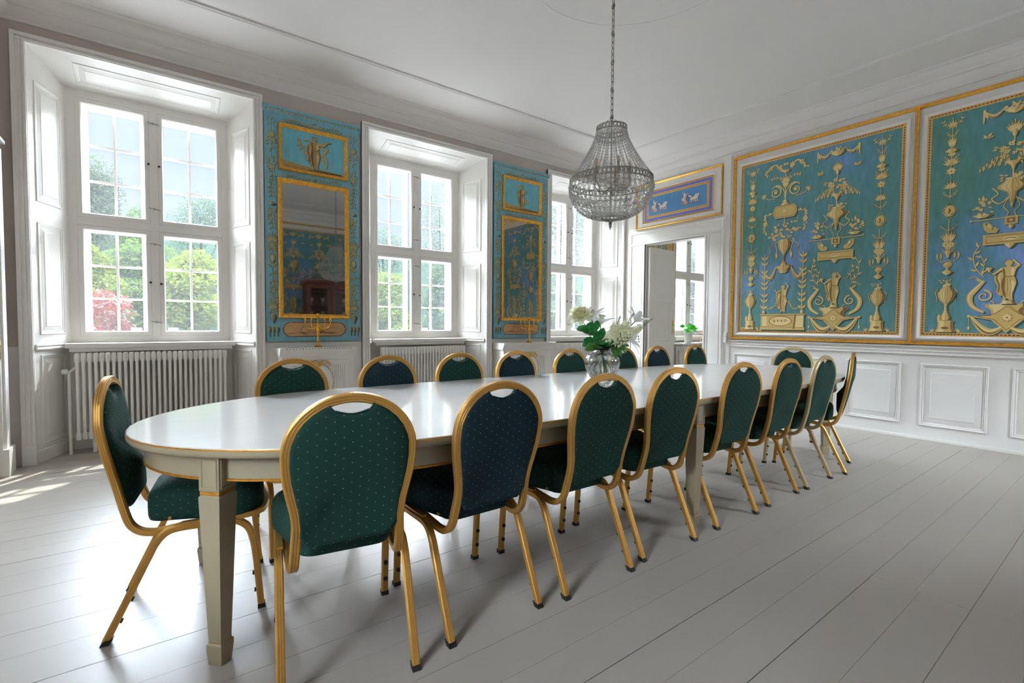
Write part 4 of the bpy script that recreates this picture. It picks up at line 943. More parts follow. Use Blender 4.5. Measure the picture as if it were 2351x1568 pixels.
def column_lady(A, u, f=1):
    """draped woman on a diamond pedestal between dragons, plaque, swans, baskets, urn, palm, canopy"""
    A.rel([(u-.25, 1.235), (u-.10, 1.24), (u, 1.345), (u+.10, 1.24), (u+.25, 1.235), (u+.10, 1.20), (u, 1.085), (u-.10, 1.20)], .016, 4)
    A.prof(u, 1.235, [(.10, 0), (.105, .05), (.12, .07), (.145, .085), (.145, .11)], 2)
    A.strip([(u-.19, 1.235), (u-.08, 1.255), (u, 1.325), (u+.08, 1.255), (u+.19, 1.235), (u+.08, 1.205), (u, 1.11), (u-.08, 1.205), (u-.19, 1.235)], .005, 2, 7); A.rosette(u, 1.225, .042, 9, 8)
    for k in (-1, 1):
        A.swag(u+k*.02, 1.14, u+k*.235, 1.235, .09, .052, 3); A.line([(u+k*.25, 1.24), (u+k*.25, 1.14)], .006); A.leaf(u+k*.25, 1.15, -pi/2, .05, .02, 3)
        A.prof(u+k*.25, 1.225, [(.008, 0), (.016, .01), (.008, .025)], 3)
        # dragon scroll
        body = A.curve([(u+k*.15, 1.27), (u+k*.23, 1.33), (u+k*.25, 1.42), (u+k*.20, 1.50), (u+k*.155, 1.56)], 8)
        A.line(body, lambda q: .018+.026*sin(pi*q), .010, 3); A.scroll(u+k*.155, 1.42, .055, k, 1.3, .018); A.scroll(u+k*.11, 1.345, .03, k, 1, .01)
        A.rel([(u+k*.15, 1.55), (u+k*.19, 1.585), (u+k*.22, 1.575), (u+k*.175, 1.545), (u+k*.17, 1.52)], .007, 4)
        A.line(A.curve([(u+k*.18, 1.56), (u+k*.215, 1.60), (u+k*.26, 1.585)], 4), .007)
        A.vine([(u+k*.16, 1.60), (u+k*.215, 1.68), (u+k*.235, 1.80), (u+k*.19, 1.90)], .06, 6, .008, 2, False, 3); A.vine([(u+k*.17, 1.62), (u+k*.16, 1.72), (u+k*.19, 1.80)], .05, 4, .006, 2, False, 4)
    A.prof(u, 1.345, [(.05, 0), (.045, .012), (.035, .02), (.035, .032)], 5)
    A.figure(u, 1.378, .36, -f, arm=[(.10, .80), (.24, .66), (.33, .76)], arm2=[(-.10, .80), (-.16, .86), (-.06, 1.0)], lay=5)
    hx = u-f*.125
    A.prof(hx, 1.635, [(.006, 0), (.010, .02), (.024, .035), (.024, .045)], 8)
    A.line(A.curve([(u+f*.03, 1.70), (u+f*.11, 1.665), (u+f*.15, 1.70)], 4), .006, lay=5)
    A.rel([(u-.178, 1.885), (u+.175, 1.885), (u+.175, 1.98), (u-.178, 1.98)], .014, 2); A.strip([(u-.155, 1.905), (u+.155, 1.905), (u+.155, 1.962), (u-.155, 1.962), (u-.155, 1.905)], .005, 2, 4)
    A.poly(A.ell(u, 1.933, .05, .018), 1, 5); A.strip([(u-.04, 1.93), (u, 1.94), (u+.04, 1.93)], .006, 2, 6)
    A.prof(u, 1.845, [(.006, 0), (.025, .02), (.04, .04)], 3)
    for k in (-1, 1):
        A.rel([(u+k*.09, 1.99), (u+k*.075, 2.02), (u+k*.10, 2.045), (u+k*.14, 2.04), (u+k*.165, 2.08), (u+k*.15, 2.10), (u+k*.18, 2.09), (u+k*.175, 2.035), (u+k*.145, 1.995)], .008, 3); A.leaf(u+k*.12, 2.02, pi/2-k*.4, .085, .035, 4)
        A.prof(u+k*.185, 2.14, [(.03, 0), (.065, .02), (.07, .03)], 3); A.blobs(u+k*.185, 2.235, .06, .075, 20, .017, 20+k, 2); A.leaf(u+k*.185, 2.28, pi/2, .07, .025, 2)
    A.line([(u-.26, 2.12), (u+.26, 2.12)], .009, lay=3); A.disc(u-.262, 2.12, .010, .010); A.disc(u+.262, 2.12, .01, .01)
    A.rel([(u-.042, 2.055), (u+.042, 2.055), (u+.042, 2.13), (u-.042, 2.13)], .008, 5); A.poly([(u-.026, 2.07), (u+.026, 2.07), (u+.026, 2.115), (u-.026, 2.115)], 2, 7); A.rosette(u, 2.092, .016, 6, 8); A.prof(u, 2.02, [(.006, 0), (.02, .02), (.012, .035)], 4)
    for k in (-1, 1): A.line(A.curve([(u+k*.02, 2.30), (u+k*.05, 2.22), (u+k*.02, 2.17), (u+k*.03, 2.13)], 5), .007, lay=3); A.line(A.curve([(u+k*.02, 2.30), (u+k*.08, 2.25), (u+k*.13, 2.30), (u+k*.09, 2.34), (u+k*.13, 2.40)], 6), .011, lay=3)
    A.prof(u, 2.21, [(.006, 0), (.012, .04), (.025, .09), (.03, .13), (.06, .15), (.10, .175), (.095, .20), (.06, .225), (.045, .25), (.05, .262)], 4, 5)
    A.blobs(u, 2.475, .09, .03, 14, .018, 31, 4)
    A.line([(u, 2.49), (u, 2.62)], .012, lay=2); A.prof(u, 2.54, [(.006, 0), (.02, .04), (.055, .068), (.058, .078)], 3)
    for k in (-1, 1):
        for j, (dx, dz) in enumerate(((.21, .0), (.19, .045), (.14, .07), (.09, .08))):
            P = A.curve([(u+k*.02, 2.615), (u+k*dx*.55, 2.63+dz), (u+k*dx, 2.60+dz*.4)], 6); A.line(P, .005, .004, 2, False)
            for q in range(2, len(P), 2): A.leaf(P[q][0], P[q][1], -pi/2+k*.2, .05, .012, 2, .003)
    A.blobs(u, 2.74, .105, .055, 26, .019, 33, 2); A.line([(u, 2.78), (u, 2.98)], .009, lay=2)
    A.fan(u, 2.86, .12, 7, .7, .026, pi/2, 2); A.prof(u, 2.83, [(.008, 0), (.02, .03), (.012, .06)], 3)
    A.prof(u, 3.035, [(.01, 0), (.05, .015), (.085, .05), (.088, .058)], 3); A.blobs(u, 3.105, .075, .02, 12, .016, 35, 4)
    for k in (-1, 1): A.swag(u+k*.08, 3.085, u+k*.195, 3.10, .045, .026, 3); A.line([(u+k*.20, 3.12), (u+k*.205, 3.0)], lambda q: .022-.012*q, lay=3); A.leaf(u+k*.2, 3.11, -pi/2-.3*k, .09, .022, 3)
    for k, (du, vv) in enumerate(((-.175, 2.865), (.185, 2.89))):
        A.rel([(u+du-.04, vv), (u+du-.01, vv+.012), (u+du+.035, vv+.01+.01*k), (u+du+.045, vv), (u+du+.01, vv-.012)], .007, 2); A.leaf(u+du, vv, .9-.3*k, .055, .02, 3); A.leaf(u+du, vv, 2.3, .045, .018, 3)

def wall_painting(name, label, O, U, N, u0, u1, cols, skip=()):
    """framed canvas: gilt moulding, white margin, inner white moulding, egg-and-dart ochre border, painted ground with ornament"""
    t = thing(name, label, 'painting', (0, 0, 0), 0, 'painted panels above the dado'); U = Vector(U); N = Vector(N); O = Vector(O)
    m = MB(); rings(m, O, U, Z_, N, (u0, u1, .955, 3.332), [(.004, 0), (.004, .030), (.012, .040), (.019, .032), (.022, .034), (.030, .026), (.037, .012), (.038, 0)], skip=skip); m.build('gilt_frame', M['gilt'], t, smooth=35)
    m = MB(); rings(m, O, U, Z_, N, (u0+.04, u1-.04, .995, 3.292), [(0, .004), (0, .008), (.004, .009)], cap=True)
    rings(m, O, U, Z_, N, (u0+.072, u1-.072, 1.012, 3.232), [(0, .008), (.003, .026), (.014, .030), (.022, .020), (.034, .012)]); m.build('white_margin', M['wallwhite'], t, smooth=35)
    b0, b1, c0, c1 = u0+.105, u1-.105, 1.045, 3.20
    m = MB(); rings(m, O, U, Z_, N, (b0, b1, c0, c1), [(0, .0095), (.001, .0105)], cap=True); m.build('painted_border', M['ochre'], t)
    m = MB(); rings(m, O, U, Z_, N, (b0+.036, b1-.036, c0+.036, c1-.036), [(0, .0108), (.001, .0115)], cap=True); m.build('canvas', M['canvas'], t)
    A = Art(O+N*.0118, U, Z_, N, None)
    B = MB(); st = .026
    def mark(u, v, horiz):
        a, b = (.010, .006) if horiz else (.006, .010)
        B.add([O+U*(u+a*cos(2*pi*k/8))+Z_*(v+b*sin(2*pi*k/8))+N*.0112 for k in range(8)], [tuple(range(8))])
    k = b0+.03
    while k < b1-.02: mark(k, c0+.018, True); mark(k, c1-.018, True); k += st
    k = c0+.03
    while k < c1-.02: mark(b0+.018, k, False); mark(b1-.018, k, False); k += st
    B.build('border_marks', M['brownline'], t)
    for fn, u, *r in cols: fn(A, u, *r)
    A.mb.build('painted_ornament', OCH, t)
    return t
OB = (XB, 0, 0)
# on the right wall the panel's u axis runs against Y
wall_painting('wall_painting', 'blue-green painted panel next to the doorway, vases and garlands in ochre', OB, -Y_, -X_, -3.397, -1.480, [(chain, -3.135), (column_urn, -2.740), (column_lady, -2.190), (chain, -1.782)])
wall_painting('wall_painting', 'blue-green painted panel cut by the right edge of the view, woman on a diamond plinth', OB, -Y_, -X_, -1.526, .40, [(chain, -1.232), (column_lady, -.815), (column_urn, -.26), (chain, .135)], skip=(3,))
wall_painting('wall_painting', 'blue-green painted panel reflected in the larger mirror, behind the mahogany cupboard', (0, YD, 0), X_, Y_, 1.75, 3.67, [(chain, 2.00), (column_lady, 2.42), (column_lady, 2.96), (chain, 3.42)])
# ---------------------------------------------------------------- painting over the door
t = thing('overdoor_painting', 'long blue painting over the doorway with two white chariots, gilt frame', 'painting')
O = Vector((XB, 0, 0)); U = -Y_; N = -X_
m = MB(); rings(m, O, U, Z_, N, (-4.990, -3.548, 2.630, 3.305), [(0, 0), (0, .024), (.008, .030), (.016, .022), (.026, .010), (.030, 0)]); m.build('gilt_frame', M['gilt'], t, smooth=35)
m = MB(); rings(m, O, U, Z_, N, (-4.965, -3.573, 2.655, 3.28), [(0, .004), (.002, .007)], cap=True); rings(m, O, U, Z_, N, (-4.875, -3.655, 2.690, 3.215), [(0, .006), (.003, .020), (.012, .022), (.02, .010)]); m.build('white_margin', M['wallwhite'], t, smooth=35)
for rct, h, mk, nm in (((-4.855, -3.675, 2.708, 3.195), .0085, M['ochre'], 'painted_border'), ((-4.828, -3.702, 2.735, 3.168), .0095, M['violet'], 'blue_band'), ((-4.790, -3.740, 2.771, 3.132), .0105, M['ochre'], 'inner_border'), ((-4.752, -3.778, 2.809, 3.094), .0115, M['canvasblue'], 'canvas')):
    m = MB(); rings(m, O, U, Z_, N, rct, [(0, h-.001), (.001, h)], cap=True); m.build(nm, mk, t)
for (a, b, c, d, st, hh) in ((-4.8435, -3.6865, 2.7195, 3.1835, .022, .0095), (-4.771, -3.759, 2.790, 3.113, .02, .0115)):
    m = MB()
    k = a
    while k < b: 
        for v in (c, d): m.add([O+U*(k-.005)+Z_*(v-.005)+N*hh, O+U*(k+.005)+Z_*(v-.005)+N*hh, O+U*(k+.005)+Z_*(v+.005)+N*hh, O+U*(k-.005)+Z_*(v+.005)+N*hh], [(0, 1, 2, 3)])
        k += st
    k = c
    while k < d:
        for v in (a, b): m.add([O+U*(v-.005)+Z_*(k-.005)+N*hh, O+U*(v+.005)+Z_*(k-.005)+N*hh, O+U*(v+.005)+Z_*(k+.005)+N*hh, O+U*(v-.005)+Z_*(k+.005)+N*hh], [(0, 1, 2, 3)])
        k += st
    m.build('border_marks', M['brownline'], t)
A = Art(O+N*.0118, U, Z_, N, None)
def chariot(u, v):
    A.strip([(u-.13, v), (u+.15, v)], .006, 2, 1)
    A.rel([(u-.13, v+.012), (u-.135, v+.09), (u-.11, v+.10), (u-.095, v+.05), (u-.045, v+.035), (u-.03, v+.012)], .004, 2); A.poly([(u-.125, v+.015), (u-.125, v+.08), (u-.11, v+.05), (u-.06, v+.03), (u-.045, v+.015)], 2, 4)
    A.rel(A.ell(u-.065, v+.025, .026, .026, 14), .003, 4); A.poly(A.ell(u-.065, v+.025, .017, .017, 12), 2, 5); A.poly(A.ell(u-.065, v+.025, .006, .006, 8), 1, 6)
    A.figure(u-.085, v+.04, .13, 1, arm=[(.08, .78), (.35, .74), (.5, .80)], arm2=[(-.08, .8), (-.22, .95), (-.1, 1.15)], lay=4)
    for d, s_ in ((.05, 1), (.085, .95)):
        hb = u+d
        A.rel([(hb-.045, v+.055), (hb-.035, v+.085), (hb+.01, v+.080), (hb+.03, v+.105), (hb+.05, v+.125), (hb+.07, v+.105), (hb+.055, v+.100), (hb+.045, v+.07), (hb+.03, v+.045), (hb-.03, v+.042)], .003, 3)
        for q, e in ((-.04, -.015), (-.028, .012), (.025, .03), (.035, .0)): A.line([(hb+q, v+.055), (hb+q+e*.5, v+.03), (hb+q+e, v+.008)], .007, .002, 3)
    A.leaf(u+.02, v+.085, 2.5, .06, .022, 5); A.leaf(u+.03, v+.09, 2.8, .05, .02, 5)
chariot(-4.56, 2.86); A.mb.build('painted_chariot', WHT, t)
A = Art(O+N*.0118, U, Z_, N, None); chariot(-4.04, 2.872); A.mb.build('painted_chariot', WHT, t)

# ================================================================ pier glasses: painted boards with picture above mirror
def pier(px, w, label, fig):
    t = thing('pier_mirror', label, 'mirror', (px, YA, 0), 0, 'painted pier mirrors between the windows')
    h = w/2; m = MB(); m.box(-h, h, -.034, 0, .943, 3.19, bev=.003); m.build('painted_board', M['pierblue'], t)
    m = MB(); m.prism([(0, 3.175), (-.036, 3.175), (-.040, 3.185), (-.050, 3.195), (-.050, 3.215), (-.060, 3.222), (-.066, 3.240), (0, 3.240)], 'x', -h-.012, h+.012); m.build('cornice', M['pierblue'], t)
    m = MB(); n = int(w/.034)
    for k in range(n): m.ball((-h+.02+(w-.04)*k/(n-1), -.048, 3.205), .011, 0, 1, (1, .6, 1))
    m.build('gilt_beading', M['giltdark'], t, smooth=60)
    N = -Y_; O = Vector((0, -.034, 0)); fx = h-.125
    def frame(rct, nm, wd, bead):
        m = MB(); rings(m, O, X_, Z_, N, rct, [(0, 0), (0, .022), (wd*.2, .032), (wd*.45, .024), (wd*.55, .026), (wd*.8, .014), (wd, .006)])
        if bead:
            u0, u1, v0, v1 = rct; d = wd*.84; st = .021
            for a0, a1, b, ax in ((u0+d, u1-d, v0+d, 0), (u0+d, u1-d, v1-d, 0), (v0+d, v1-d, u0+d, 1), (v0+d, v1-d, u1-d, 1)):
                q = a0
                while q < a1: p = (q, b) if ax == 0 else (b, q); m.ball((p[0], -.034-.014, p[1]), .0075, 0, 1); q += st
        m.build(nm, M['gilt'], t, smooth=40)
    frame((-fx, fx, 2.640, 3.100), 'picture_frame', .038, False); frame((-fx-.012, fx+.012, 1.175, 2.565), 'mirror_frame', .046, True)
    m = MB(); m.box(-fx+.03, fx-.03, -.037, -.030, 2.67, 3.07); m.build('picture', M['pierback'], t)
    m = MB(); m.box(-fx+.03, fx-.03, -.0385, -.030, 1.215, 2.525); m.build('mirror_glass', M['mirror'], t)
    A = Art((0, -.0375, 0), X_, Z_, N, None)
    A.poly([(-fx+.036, 2.676), (fx-.036, 2.676), (fx-.036, 2.695), (.1, 2.712), (-.1, 2.722), (-fx+.036, 2.745)], 0, 0); A.poly([(-.08, 2.684), (fx-.05, 2.682), (fx-.06, 2.694), (.02, 2.70)], 2, 1)
    for k in range(8): A.strip([(-fx+.06+k*.075, 2.70-.003*k), (-fx+.10+k*.075, 2.695-.003*k)], .004, 2, 1)
    if fig == 0:
        A.figure(.01, 2.700, .33, -1, arm=[(-.1, .80), (-.2, .76), (-.34, .90), (-.42, .93)], arm2=[(.1, .8), (.2, .86), (.3, .84)])
        A.garland([(-.13, 2.985), (-.125, 2.93), (-.10, 2.86), (-.06, 2.80)], .018, .014, 3, 2); A.garland([(-.14, 3.0), (-.145, 2.93), (-.14, 2.88)], .016, .014, 3, 3)
        A.line(A.curve([(.03, 2.96), (.10, 2.97), (.13, 2.92), (.10, 2.88), (.125, 2.80), (.115, 2.73)], 6), .020, lay=2); A.line(A.curve([(.04, 2.93), (.09, 2.90), (.08, 2.84), (.10, 2.78)], 6), .014, lay=2)
    else:
        A.figure(-.005, 2.692, .325, -1, arm=[(-.09, .80), (-.17, .66), (-.22, .80)], arm2=[(.1, .8), (.17, .62), (.2, .48)])
        A.fan(-.085, 2.955, .06, 4, .5, .012); A.fan(.065, 2.82, .07, 5, 1.2, .02, -pi/2)
    A.mb.build('painted_figure', BRN, t)
    A = Art((0, -.034, 0), X_, Z_, N, None); A.k = 1.25; sx = h-.063
    for k in (-1, 1):
        u = k*sx
        for q in (-1, 1): A.line(A.curve([(u, 3.11), (u+q*.02, 3.135), (u+q*.035, 3.11), (u+q*.02, 3.08), (u+q*.03, 3.05)], 5), .005, .003)
        A.line([(u, 3.11), (u, 2.96)], .004, .003); A.blobs(u, 2.91, .030, .085, 30, .012, 1, 1); A.fan(u, 2.93, .08, 5, .6, .012)
        A.line([(u, 2.83), (u, 2.74)], .004, .003); A.blobs(u, 2.70, .032, .045, 18, .012, 2, 1); A.blobs(u, 2.20, .026, .07, 16, .011, 12, 1); A.blobs(u, 1.86, .032, .05, 18, .011, 13, 1); A.blobs(u, 1.40, .022, .12, 26, .010, 14, 1); A.blobs(u, 1.24, .030, .03, 12, .010, 15, 1); A.fan(u, 2.68, .06, 5, .9, .012, -pi/2)
        A.vine([(u, 2.64), (u+.01, 2.55), (u-.01, 2.46), (u, 2.36)], .035, 7, .004, 1, True, 3)
        A.prof(u, 2.285, [(.006, 0), (.03, .01), (.032, .02), (.01, .03)], 1); A.vine([(u, 2.26), (u-.008, 2.16), (u+.008, 2.05)], .04, 5, .005, 1, True, 4)
        A.fan(u, 1.90, .11, 7, .7, .014); A.fan(u, 1.86, .05, 5, 1.3, .014); A.disc(u, 1.765, .026, .048, 2); A.poly(A.ell(u, 1.765, .016, .034), 1, 6); A.fan(u, 1.72, .05, 5, 1.1, .012, -pi/2)
        A.line([(u, 1.71), (u, 1.20)], .004, .003)
        for q in (1.62, 1.54, 1.46, 1.38): A.vine([(u-.03, q), (u, q-.02), (u+.03, q+.01)], .028, 3, .003, 1, True, 5)
        A.fan(u, 1.25, .09, 7, .8, .014); A.prof(u, 1.135, [(.008, 0), (.012, .02), (.028, .045), (.026, .07), (.012, .085)], 2, 3)
        for q in (-.036, 0, .036): A.prof(u+q, 1.0, [(.006, 0), (.004, .03), (.014, .06), (.015, .085), (.013, .09)], 2)
    for k in (-1, 1):
        A.vine([(k*.03, 3.135), (k*.12, 3.125), (k*.2, 3.145), (k*.27, 3.12)], .03, 8, .004, 1, True, 6); A.vine([(k*.04, 2.60), (k*.12, 2.585), (k*.2, 2.605), (k*.27, 2.59)], .024, 8, .003, 1, True, 7)
    A.blobs(0, 3.135, .06, .018, 14, .010, 5, 1); A.disc(0, 2.602, .024, .022, 2)
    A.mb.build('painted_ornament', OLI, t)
    m = MB(); e = []; 
    for k in range(36):
        a = 2*pi*k/36; c_ = cos(a); e.append(((.235 if c_ > 0 else -.235)*(abs(c_) > .001)+.072*c_, 1.064+.072*sin(a)))
    m.prism(e, 'y', -.0355, -.034); m.build('cartouche', M['tan'], t)
    A = Art((0, -.0357, 0), X_, Z_, N, None); rg = random.Random(3+fig)
    for a, b in e+[(-.235+.0125*q, 1.064+sg*.072) for q in range(1, 38) for sg in (-1, 1)]: A.poly(A.ell(a, b, .006, .006, 7), 2, 1)
    for k in range(13): u = rg.uniform(-.25, .22); A.strip([(u-rg.uniform(.03, .07), 1.035+rg.uniform(-.02, .01)), (u, 1.03+rg.uniform(-.015, .012)), (u+rg.uniform(.03, .07), 1.035+rg.uniform(-.02, .01))], lambda q: .005*sin(pi*q)+.001, 2, 1)
    A.blobs(-.02 if fig == 0 else .04, 1.07, .10 if fig == 0 else .05, .035, 22, .012, 6+fig, 1); A.line([(-.15, 1.05), (-.12, 1.10), (-.09, 1.115)], .008); A.line([(.10, 1.06), (.15, 1.085), (.22, 1.08)], .008)
    if fig: [A.line([(-.14+.03*k, 1.07), (-.135+.03*k, 1.12)], .006) for k in range(4)]
    A.mb.build('cartouche_scene', tones('cartouche_brown', (140, 92, 52), (206, 164, 116), (96, 56, 30), (176, 132, 88)), t)
pier(1.305, .925, 'turquoise painted pier mirror between first and second window, figure holding a garland', 0)
pier(4.000, .915, 'turquoise painted pier mirror between second and third window, figure with a staff of leaves', 1)

# ================================================================ white heater cabinets under the piers
def cabinet(px, w, yf, label, dots):
    t = thing('heater_cabinet', label, 'cabinet', (px, YA, 0), 0, 'white cabinets below the pier mirrors')
    h = w/2; y = -(YA-yf)
    m = MB(); m.box(-h+.02, h-.02, y+.02, -.006, .06, .80, bev=.004); m.box(-h+.035, h-.035, y+.04, -.006, 0, .06)
    m.build('body', M['white'], t)
    m = MB(); m.prism([(-.006, .80), (y+.018, .80), (y+.014, .815), (y+.002, .830), (y-.004, .85), (y-.014, .865), (y-.016, .885), (-.006, .885)], 'x', -h, h); top = m.build('top', M['white'], t, smooth=30)
    if dots:
        m = MB(); n = 22
        m.box(-h+.05, h-.05, y-.0166, y-.0160, .868, .882)
        for k in range(n): m.tube([(-h+.06+(w-.12)*k/(n-1), y-.0162, .875), (-h+.06+(w-.12)*k/(n-1), y-.0176, .875)], .0045, 8, mi=1)
        m.build('pierced_rim', [M['white'], M['dark']], t)
    m = MB(); rings(m, (0, y+.02, 0), X_, Z_, -Y_, (-h+.05, h-.05, .10, .775), [(0, 0), (.003, .008), (.012, .009), (.018, .002)]); 
    for k in range(26):
        u = -.255+.51*k/25; m.box(u-.006, u+.006, y+.008, y+.021, .14, .705)
    m.prism([(.125*cos(2*pi*k/30), .54+.165*sin(2*pi*k/30)) for k in range(30)], 'y', y+.001, y+.02); m.build('grille', M['white'], t)
    m = MB()
    for k in range(44):
        a = 2*pi*k/44; m.ball((.132*cos(a), y+.002, .54+.172*sin(a)), .006)
    for s in (-1, 1):
        P = spline([(0, y-.002, .722), (s*.03, y-.010, .752), (s*.07, y-.006, .750), (s*.085, y-.004, .728), (s*.05, y-.008, .728), (0, y-.002, .722)], 5); m.sweep(P, [(-.007, -.003), (.007, -.003), (.007, .003), (-.007, .003)], ref=(0, 1, 0))
        P = spline([(s*.06, y-.004, .745), (s*.10, y-.002, .722), (s*.105, y, .70)], 5); m.tube(P, .005, 6)
    m.box(-.012, .012, y-.008, y+.004, .695, .745, bev=.004); m.build('gilt_bow', M['gilt'], t, smooth=40)
    return t
cabinet(1.285, .73, 4.97, 'white heater cabinet with dotted rim and gilt bow under the larger pier mirror', True)
cabinet(3.985, .90, 4.97, 'white heater cabinet with gilt bow and bead ring under the second pier mirror', False)

# ================================================================ five-light brass candelabra
def candelabrum(x, y, label, rz):
    t = thing('candelabrum', label, 'candelabrum', (x, y, .885), rz, 'brass candelabra')
    m = MB(); m.lathe([(.040, 0), (.042, .004), (.038, .008), (.022, .014), (.012, .022), (.008, .035), (.009, .05), (.015, .06), (.010, .075), (.0085, .10), (.012, .13), (.016, .165), (.017, .185), (.010, .20), (.008, .215), (.013, .225), (.008, .235), (.006, .25), (.006, .29), (.012, .298)], seg=20)
    m.build('stem', M['brass'], t, smooth=60)
    for k in range(4):
        s = 1 if k % 2 == 0 else -1; R = .118 if k < 2 else .062
        P = spline([(0, 0, .225), (s*R*.35, 0, .190), (s*R*.8, 0, .195), (s*R, 0, .235), (s*R, 0, .262)], 6); yy = .02 if k > 1 else 0
        P = [Vector((p.x, p.y+yy*abs(p.x)/R, p.z)) for p in P]; m = MB(); m.tube(P, .0055, 8); e = P[-1]
        m.lathe([(.005, 0), (.016, .004), (.017, .008), (.008, .010), (.0115, .014), (.0125, .036), (.015, .039), (.009, .040)], e.x, e.y, 14, z0=e.z-.004); m.build('arm', M['brass'], t, smooth=50)
    m = MB(); m.lathe([(.006, .295), (.022, .300), (.023, .305), (.009, .309), (.0115, .314), (.0125, .340), (.0165, .343), (.009, .344)], seg=14); m.build('top_socket', M['brass'], t, smooth=50)
candelabrum(1.296, 5.08, 'five-light brass candelabrum on the cabinet below the larger pier mirror', radians(-16))
candelabrum(4.040, 5.08, 'five-light brass candelabrum on the cabinet below the second pier mirror', radians(-36))

# ================================================================ ribbed radiators
def radiator(x0, x1, y0, z0, z1, label, wheel=True, n=None):
    t = thing('radiator', label, 'radiator', ((x0+x1)/2, y0, 0), 0, 'white ribbed radiators under the windows'); h = (x1-x0)/2; n = n or int(round(2*h/.0405))
    m = MB(); w = 2*h/n
    for k in range(n):
        u = -h+w*(k+.5)
        sec = [(-w*.48, -.045), (w*.48, -.045), (w*.48, .045), (-w*.48, .045)]
        for za, zb in ((z1-.085, z1), (z0, z0+.07)):
            m.box(u-w*.50, u+w*.50, -.030, .030, za+.012, zb-.014, bev=.006); m.box(u-w*.40, u+w*.40, -.042, .042, za, zb, bev=.010)
        for yy in (-.032, .032): m.box(u-w*.27, u+w*.27, yy-.012, yy+.012, z0+.03, z1-.05, bev=.005)
    m.build('ribs', M['rad'], t, smooth=50)
    m = MB()
    for s in (-1, 1): m.box(s*(h-.12)-.012, s*(h-.12)+.012, -.02, .02, 0, z0+.01)
    m.build('feet', M['rad'], t)
    if wheel:
        m = MB(); m.tube([(-h-.035, 0, 0), (-h-.035, 0, .70), (-h+.01, 0, .74)], .012, 10); m.build('pipe', M['rad'], t, smooth=50)
        m = MB(); m.lathe([(.002, -.022), (.018, -.02), (.022, -.01), (.022, .01), (.018, .02), (.002, .022)], 0, 0, 16)
        o = m.build('valve_knob', M['petalw'], t, smooth=50); o.rotation_euler = (0, pi/2, 0); o.location = (-h-.06, -.01, .705)
radiator(-.585, .530, 5.45, .12, .860, 'long white ribbed radiator under the first, nearest window')
radiator(2.10, 3.235, 5.45, .12, .845, 'white ribbed radiator under the middle window, half hidden by chairs')
radiator(4.78, 5.90, 5.45, .12, .845, 'white ribbed radiator under the third window, behind the flowers')
radiator(6.90, 7.62, 4.72, .10, .790, 'white ribbed radiator seen through the doorway under the plant shelf', False)
# dado panel strip behind radiator 1: low white boxing at the floor
# ================================================================ cupboard on the wall behind the viewer (seen in the mirror)
t = thing('china_cupboard', 'mahogany glass-door cupboard reflected in the larger pier mirror', 'cupboard', (3.09, YD+.285, 0))
m = MB(); m.box(-.52, .52, -.22, .20, 0, .9, bev=.006); m.box(-.50, .50, -.22, -.20, .9, 1.98); 
for s in (-1, 1): m.box(s*.50, s*.47, -.22, .18, .9, 1.98)
for z in (.9, 1.2, 1.5, 1.8): m.box(-.48, .48, -.20, .14, z, z+.02)
m.build('carcass', M['wood'], t)
m = MB(); m.prism([(-.23, 1.96), (.20, 1.96), (.215, 1.99), (.25, 2.02), (.26, 2.06), (-.23, 2.06)], 'x', -.56, .56); m.build('cornice', M['wood'], t, smooth=30)
for s in (-1, 1):
    m = MB(); rings(m, (0, .18, 0), X_, Z_, Y_, ((0.005, .50, .93, 1.955) if s > 0 else (-.50, -.005, .93, 1.955)), [(0, 0), (0, .022), (.012, .024), (.07, .020), (.078, .006)]); dd = m.build('door', M['wood'], t, smooth=30)
    m = MB(); m.box(s*.08 if s > 0 else -.43, s*.43 if s > 0 else -.08, .186, .188, 1.0, 1.88); m.build('door_glass', M['pane'], dd)
for r_, z in ((1, 1.22), (2, 1.52)):
    for k in range(4):
        x = 3.09-.36+.24*k; m = MB(); m.lathe([(.03, 0), (.032, .01), (.006, .02), (.006, .07), (.035, .10), (.038, .16), (.036, .16)], 0, 0, 12, cap=False)
        o = m.build('wine_glass', M['petalw'], None, smooth=50, loc=(x, YD+.22, z)); tag(o, 'stemmed glass in the reflected cupboard, %s of the four on the %s shelf' % (('first', 'second', 'third', 'last')[k], 'middle' if r_ == 1 else 'upper'), 'glass', 'glasses in the cupboard')
# ================================================================ next room: plant, figurine, picture
t = thing('potted_plant', 'small bright green plant in a white pot on the shelf through the doorway', 'plant', (7.14, 4.69, .836))
m = MB(); m.lathe([(.04, 0), (.058, .01), (.07, .16), (.074, .165), (.070, .18), (.05, .18)], seg=20); m.build('pot', M['petalw'], t, smooth=40)
m = MB(); rg = random.Random(5); M['plantgreen'] = mat('fresh_green', lin(96, 214, 70), .5)
for k in range(26):
    a = rg.uniform(0, 2*pi); r_ = rg.uniform(.05, .14); z = .20+rg.uniform(0, .10); p = Vector((r_*cos(a), r_*sin(a), z)); m.tube([(0, 0, .17), p*.7+Vector((0, 0, .02)), p], .003, 4)
    n_ = Vector((rg.gauss(0, .5), rg.gauss(0, .5), 1)).normalized(); u_ = n_.orthogonal().normalized(); v_ = n_.cross(u_)
    m.add([p+(u_*cos(2*pi*q/8)+v_*sin(2*pi*q/8))*.042 for q in range(8)], [tuple(range(8))])
m.build('leaves', M['plantgreen'], t)
t = thing('figurine', 'brown carved figurine on the shelf through the doorway beside the plant', 'figurine', (7.62, 4.70, .836)); m = MB(); rg = random.Random(8)
M['carved'] = mat('carved_brown', lin(150, 112, 84), .6, noise_amt=.4, noise_scale=40)
m.box(-.06, .06, -.04, .04, 0, .03, bev=.006)
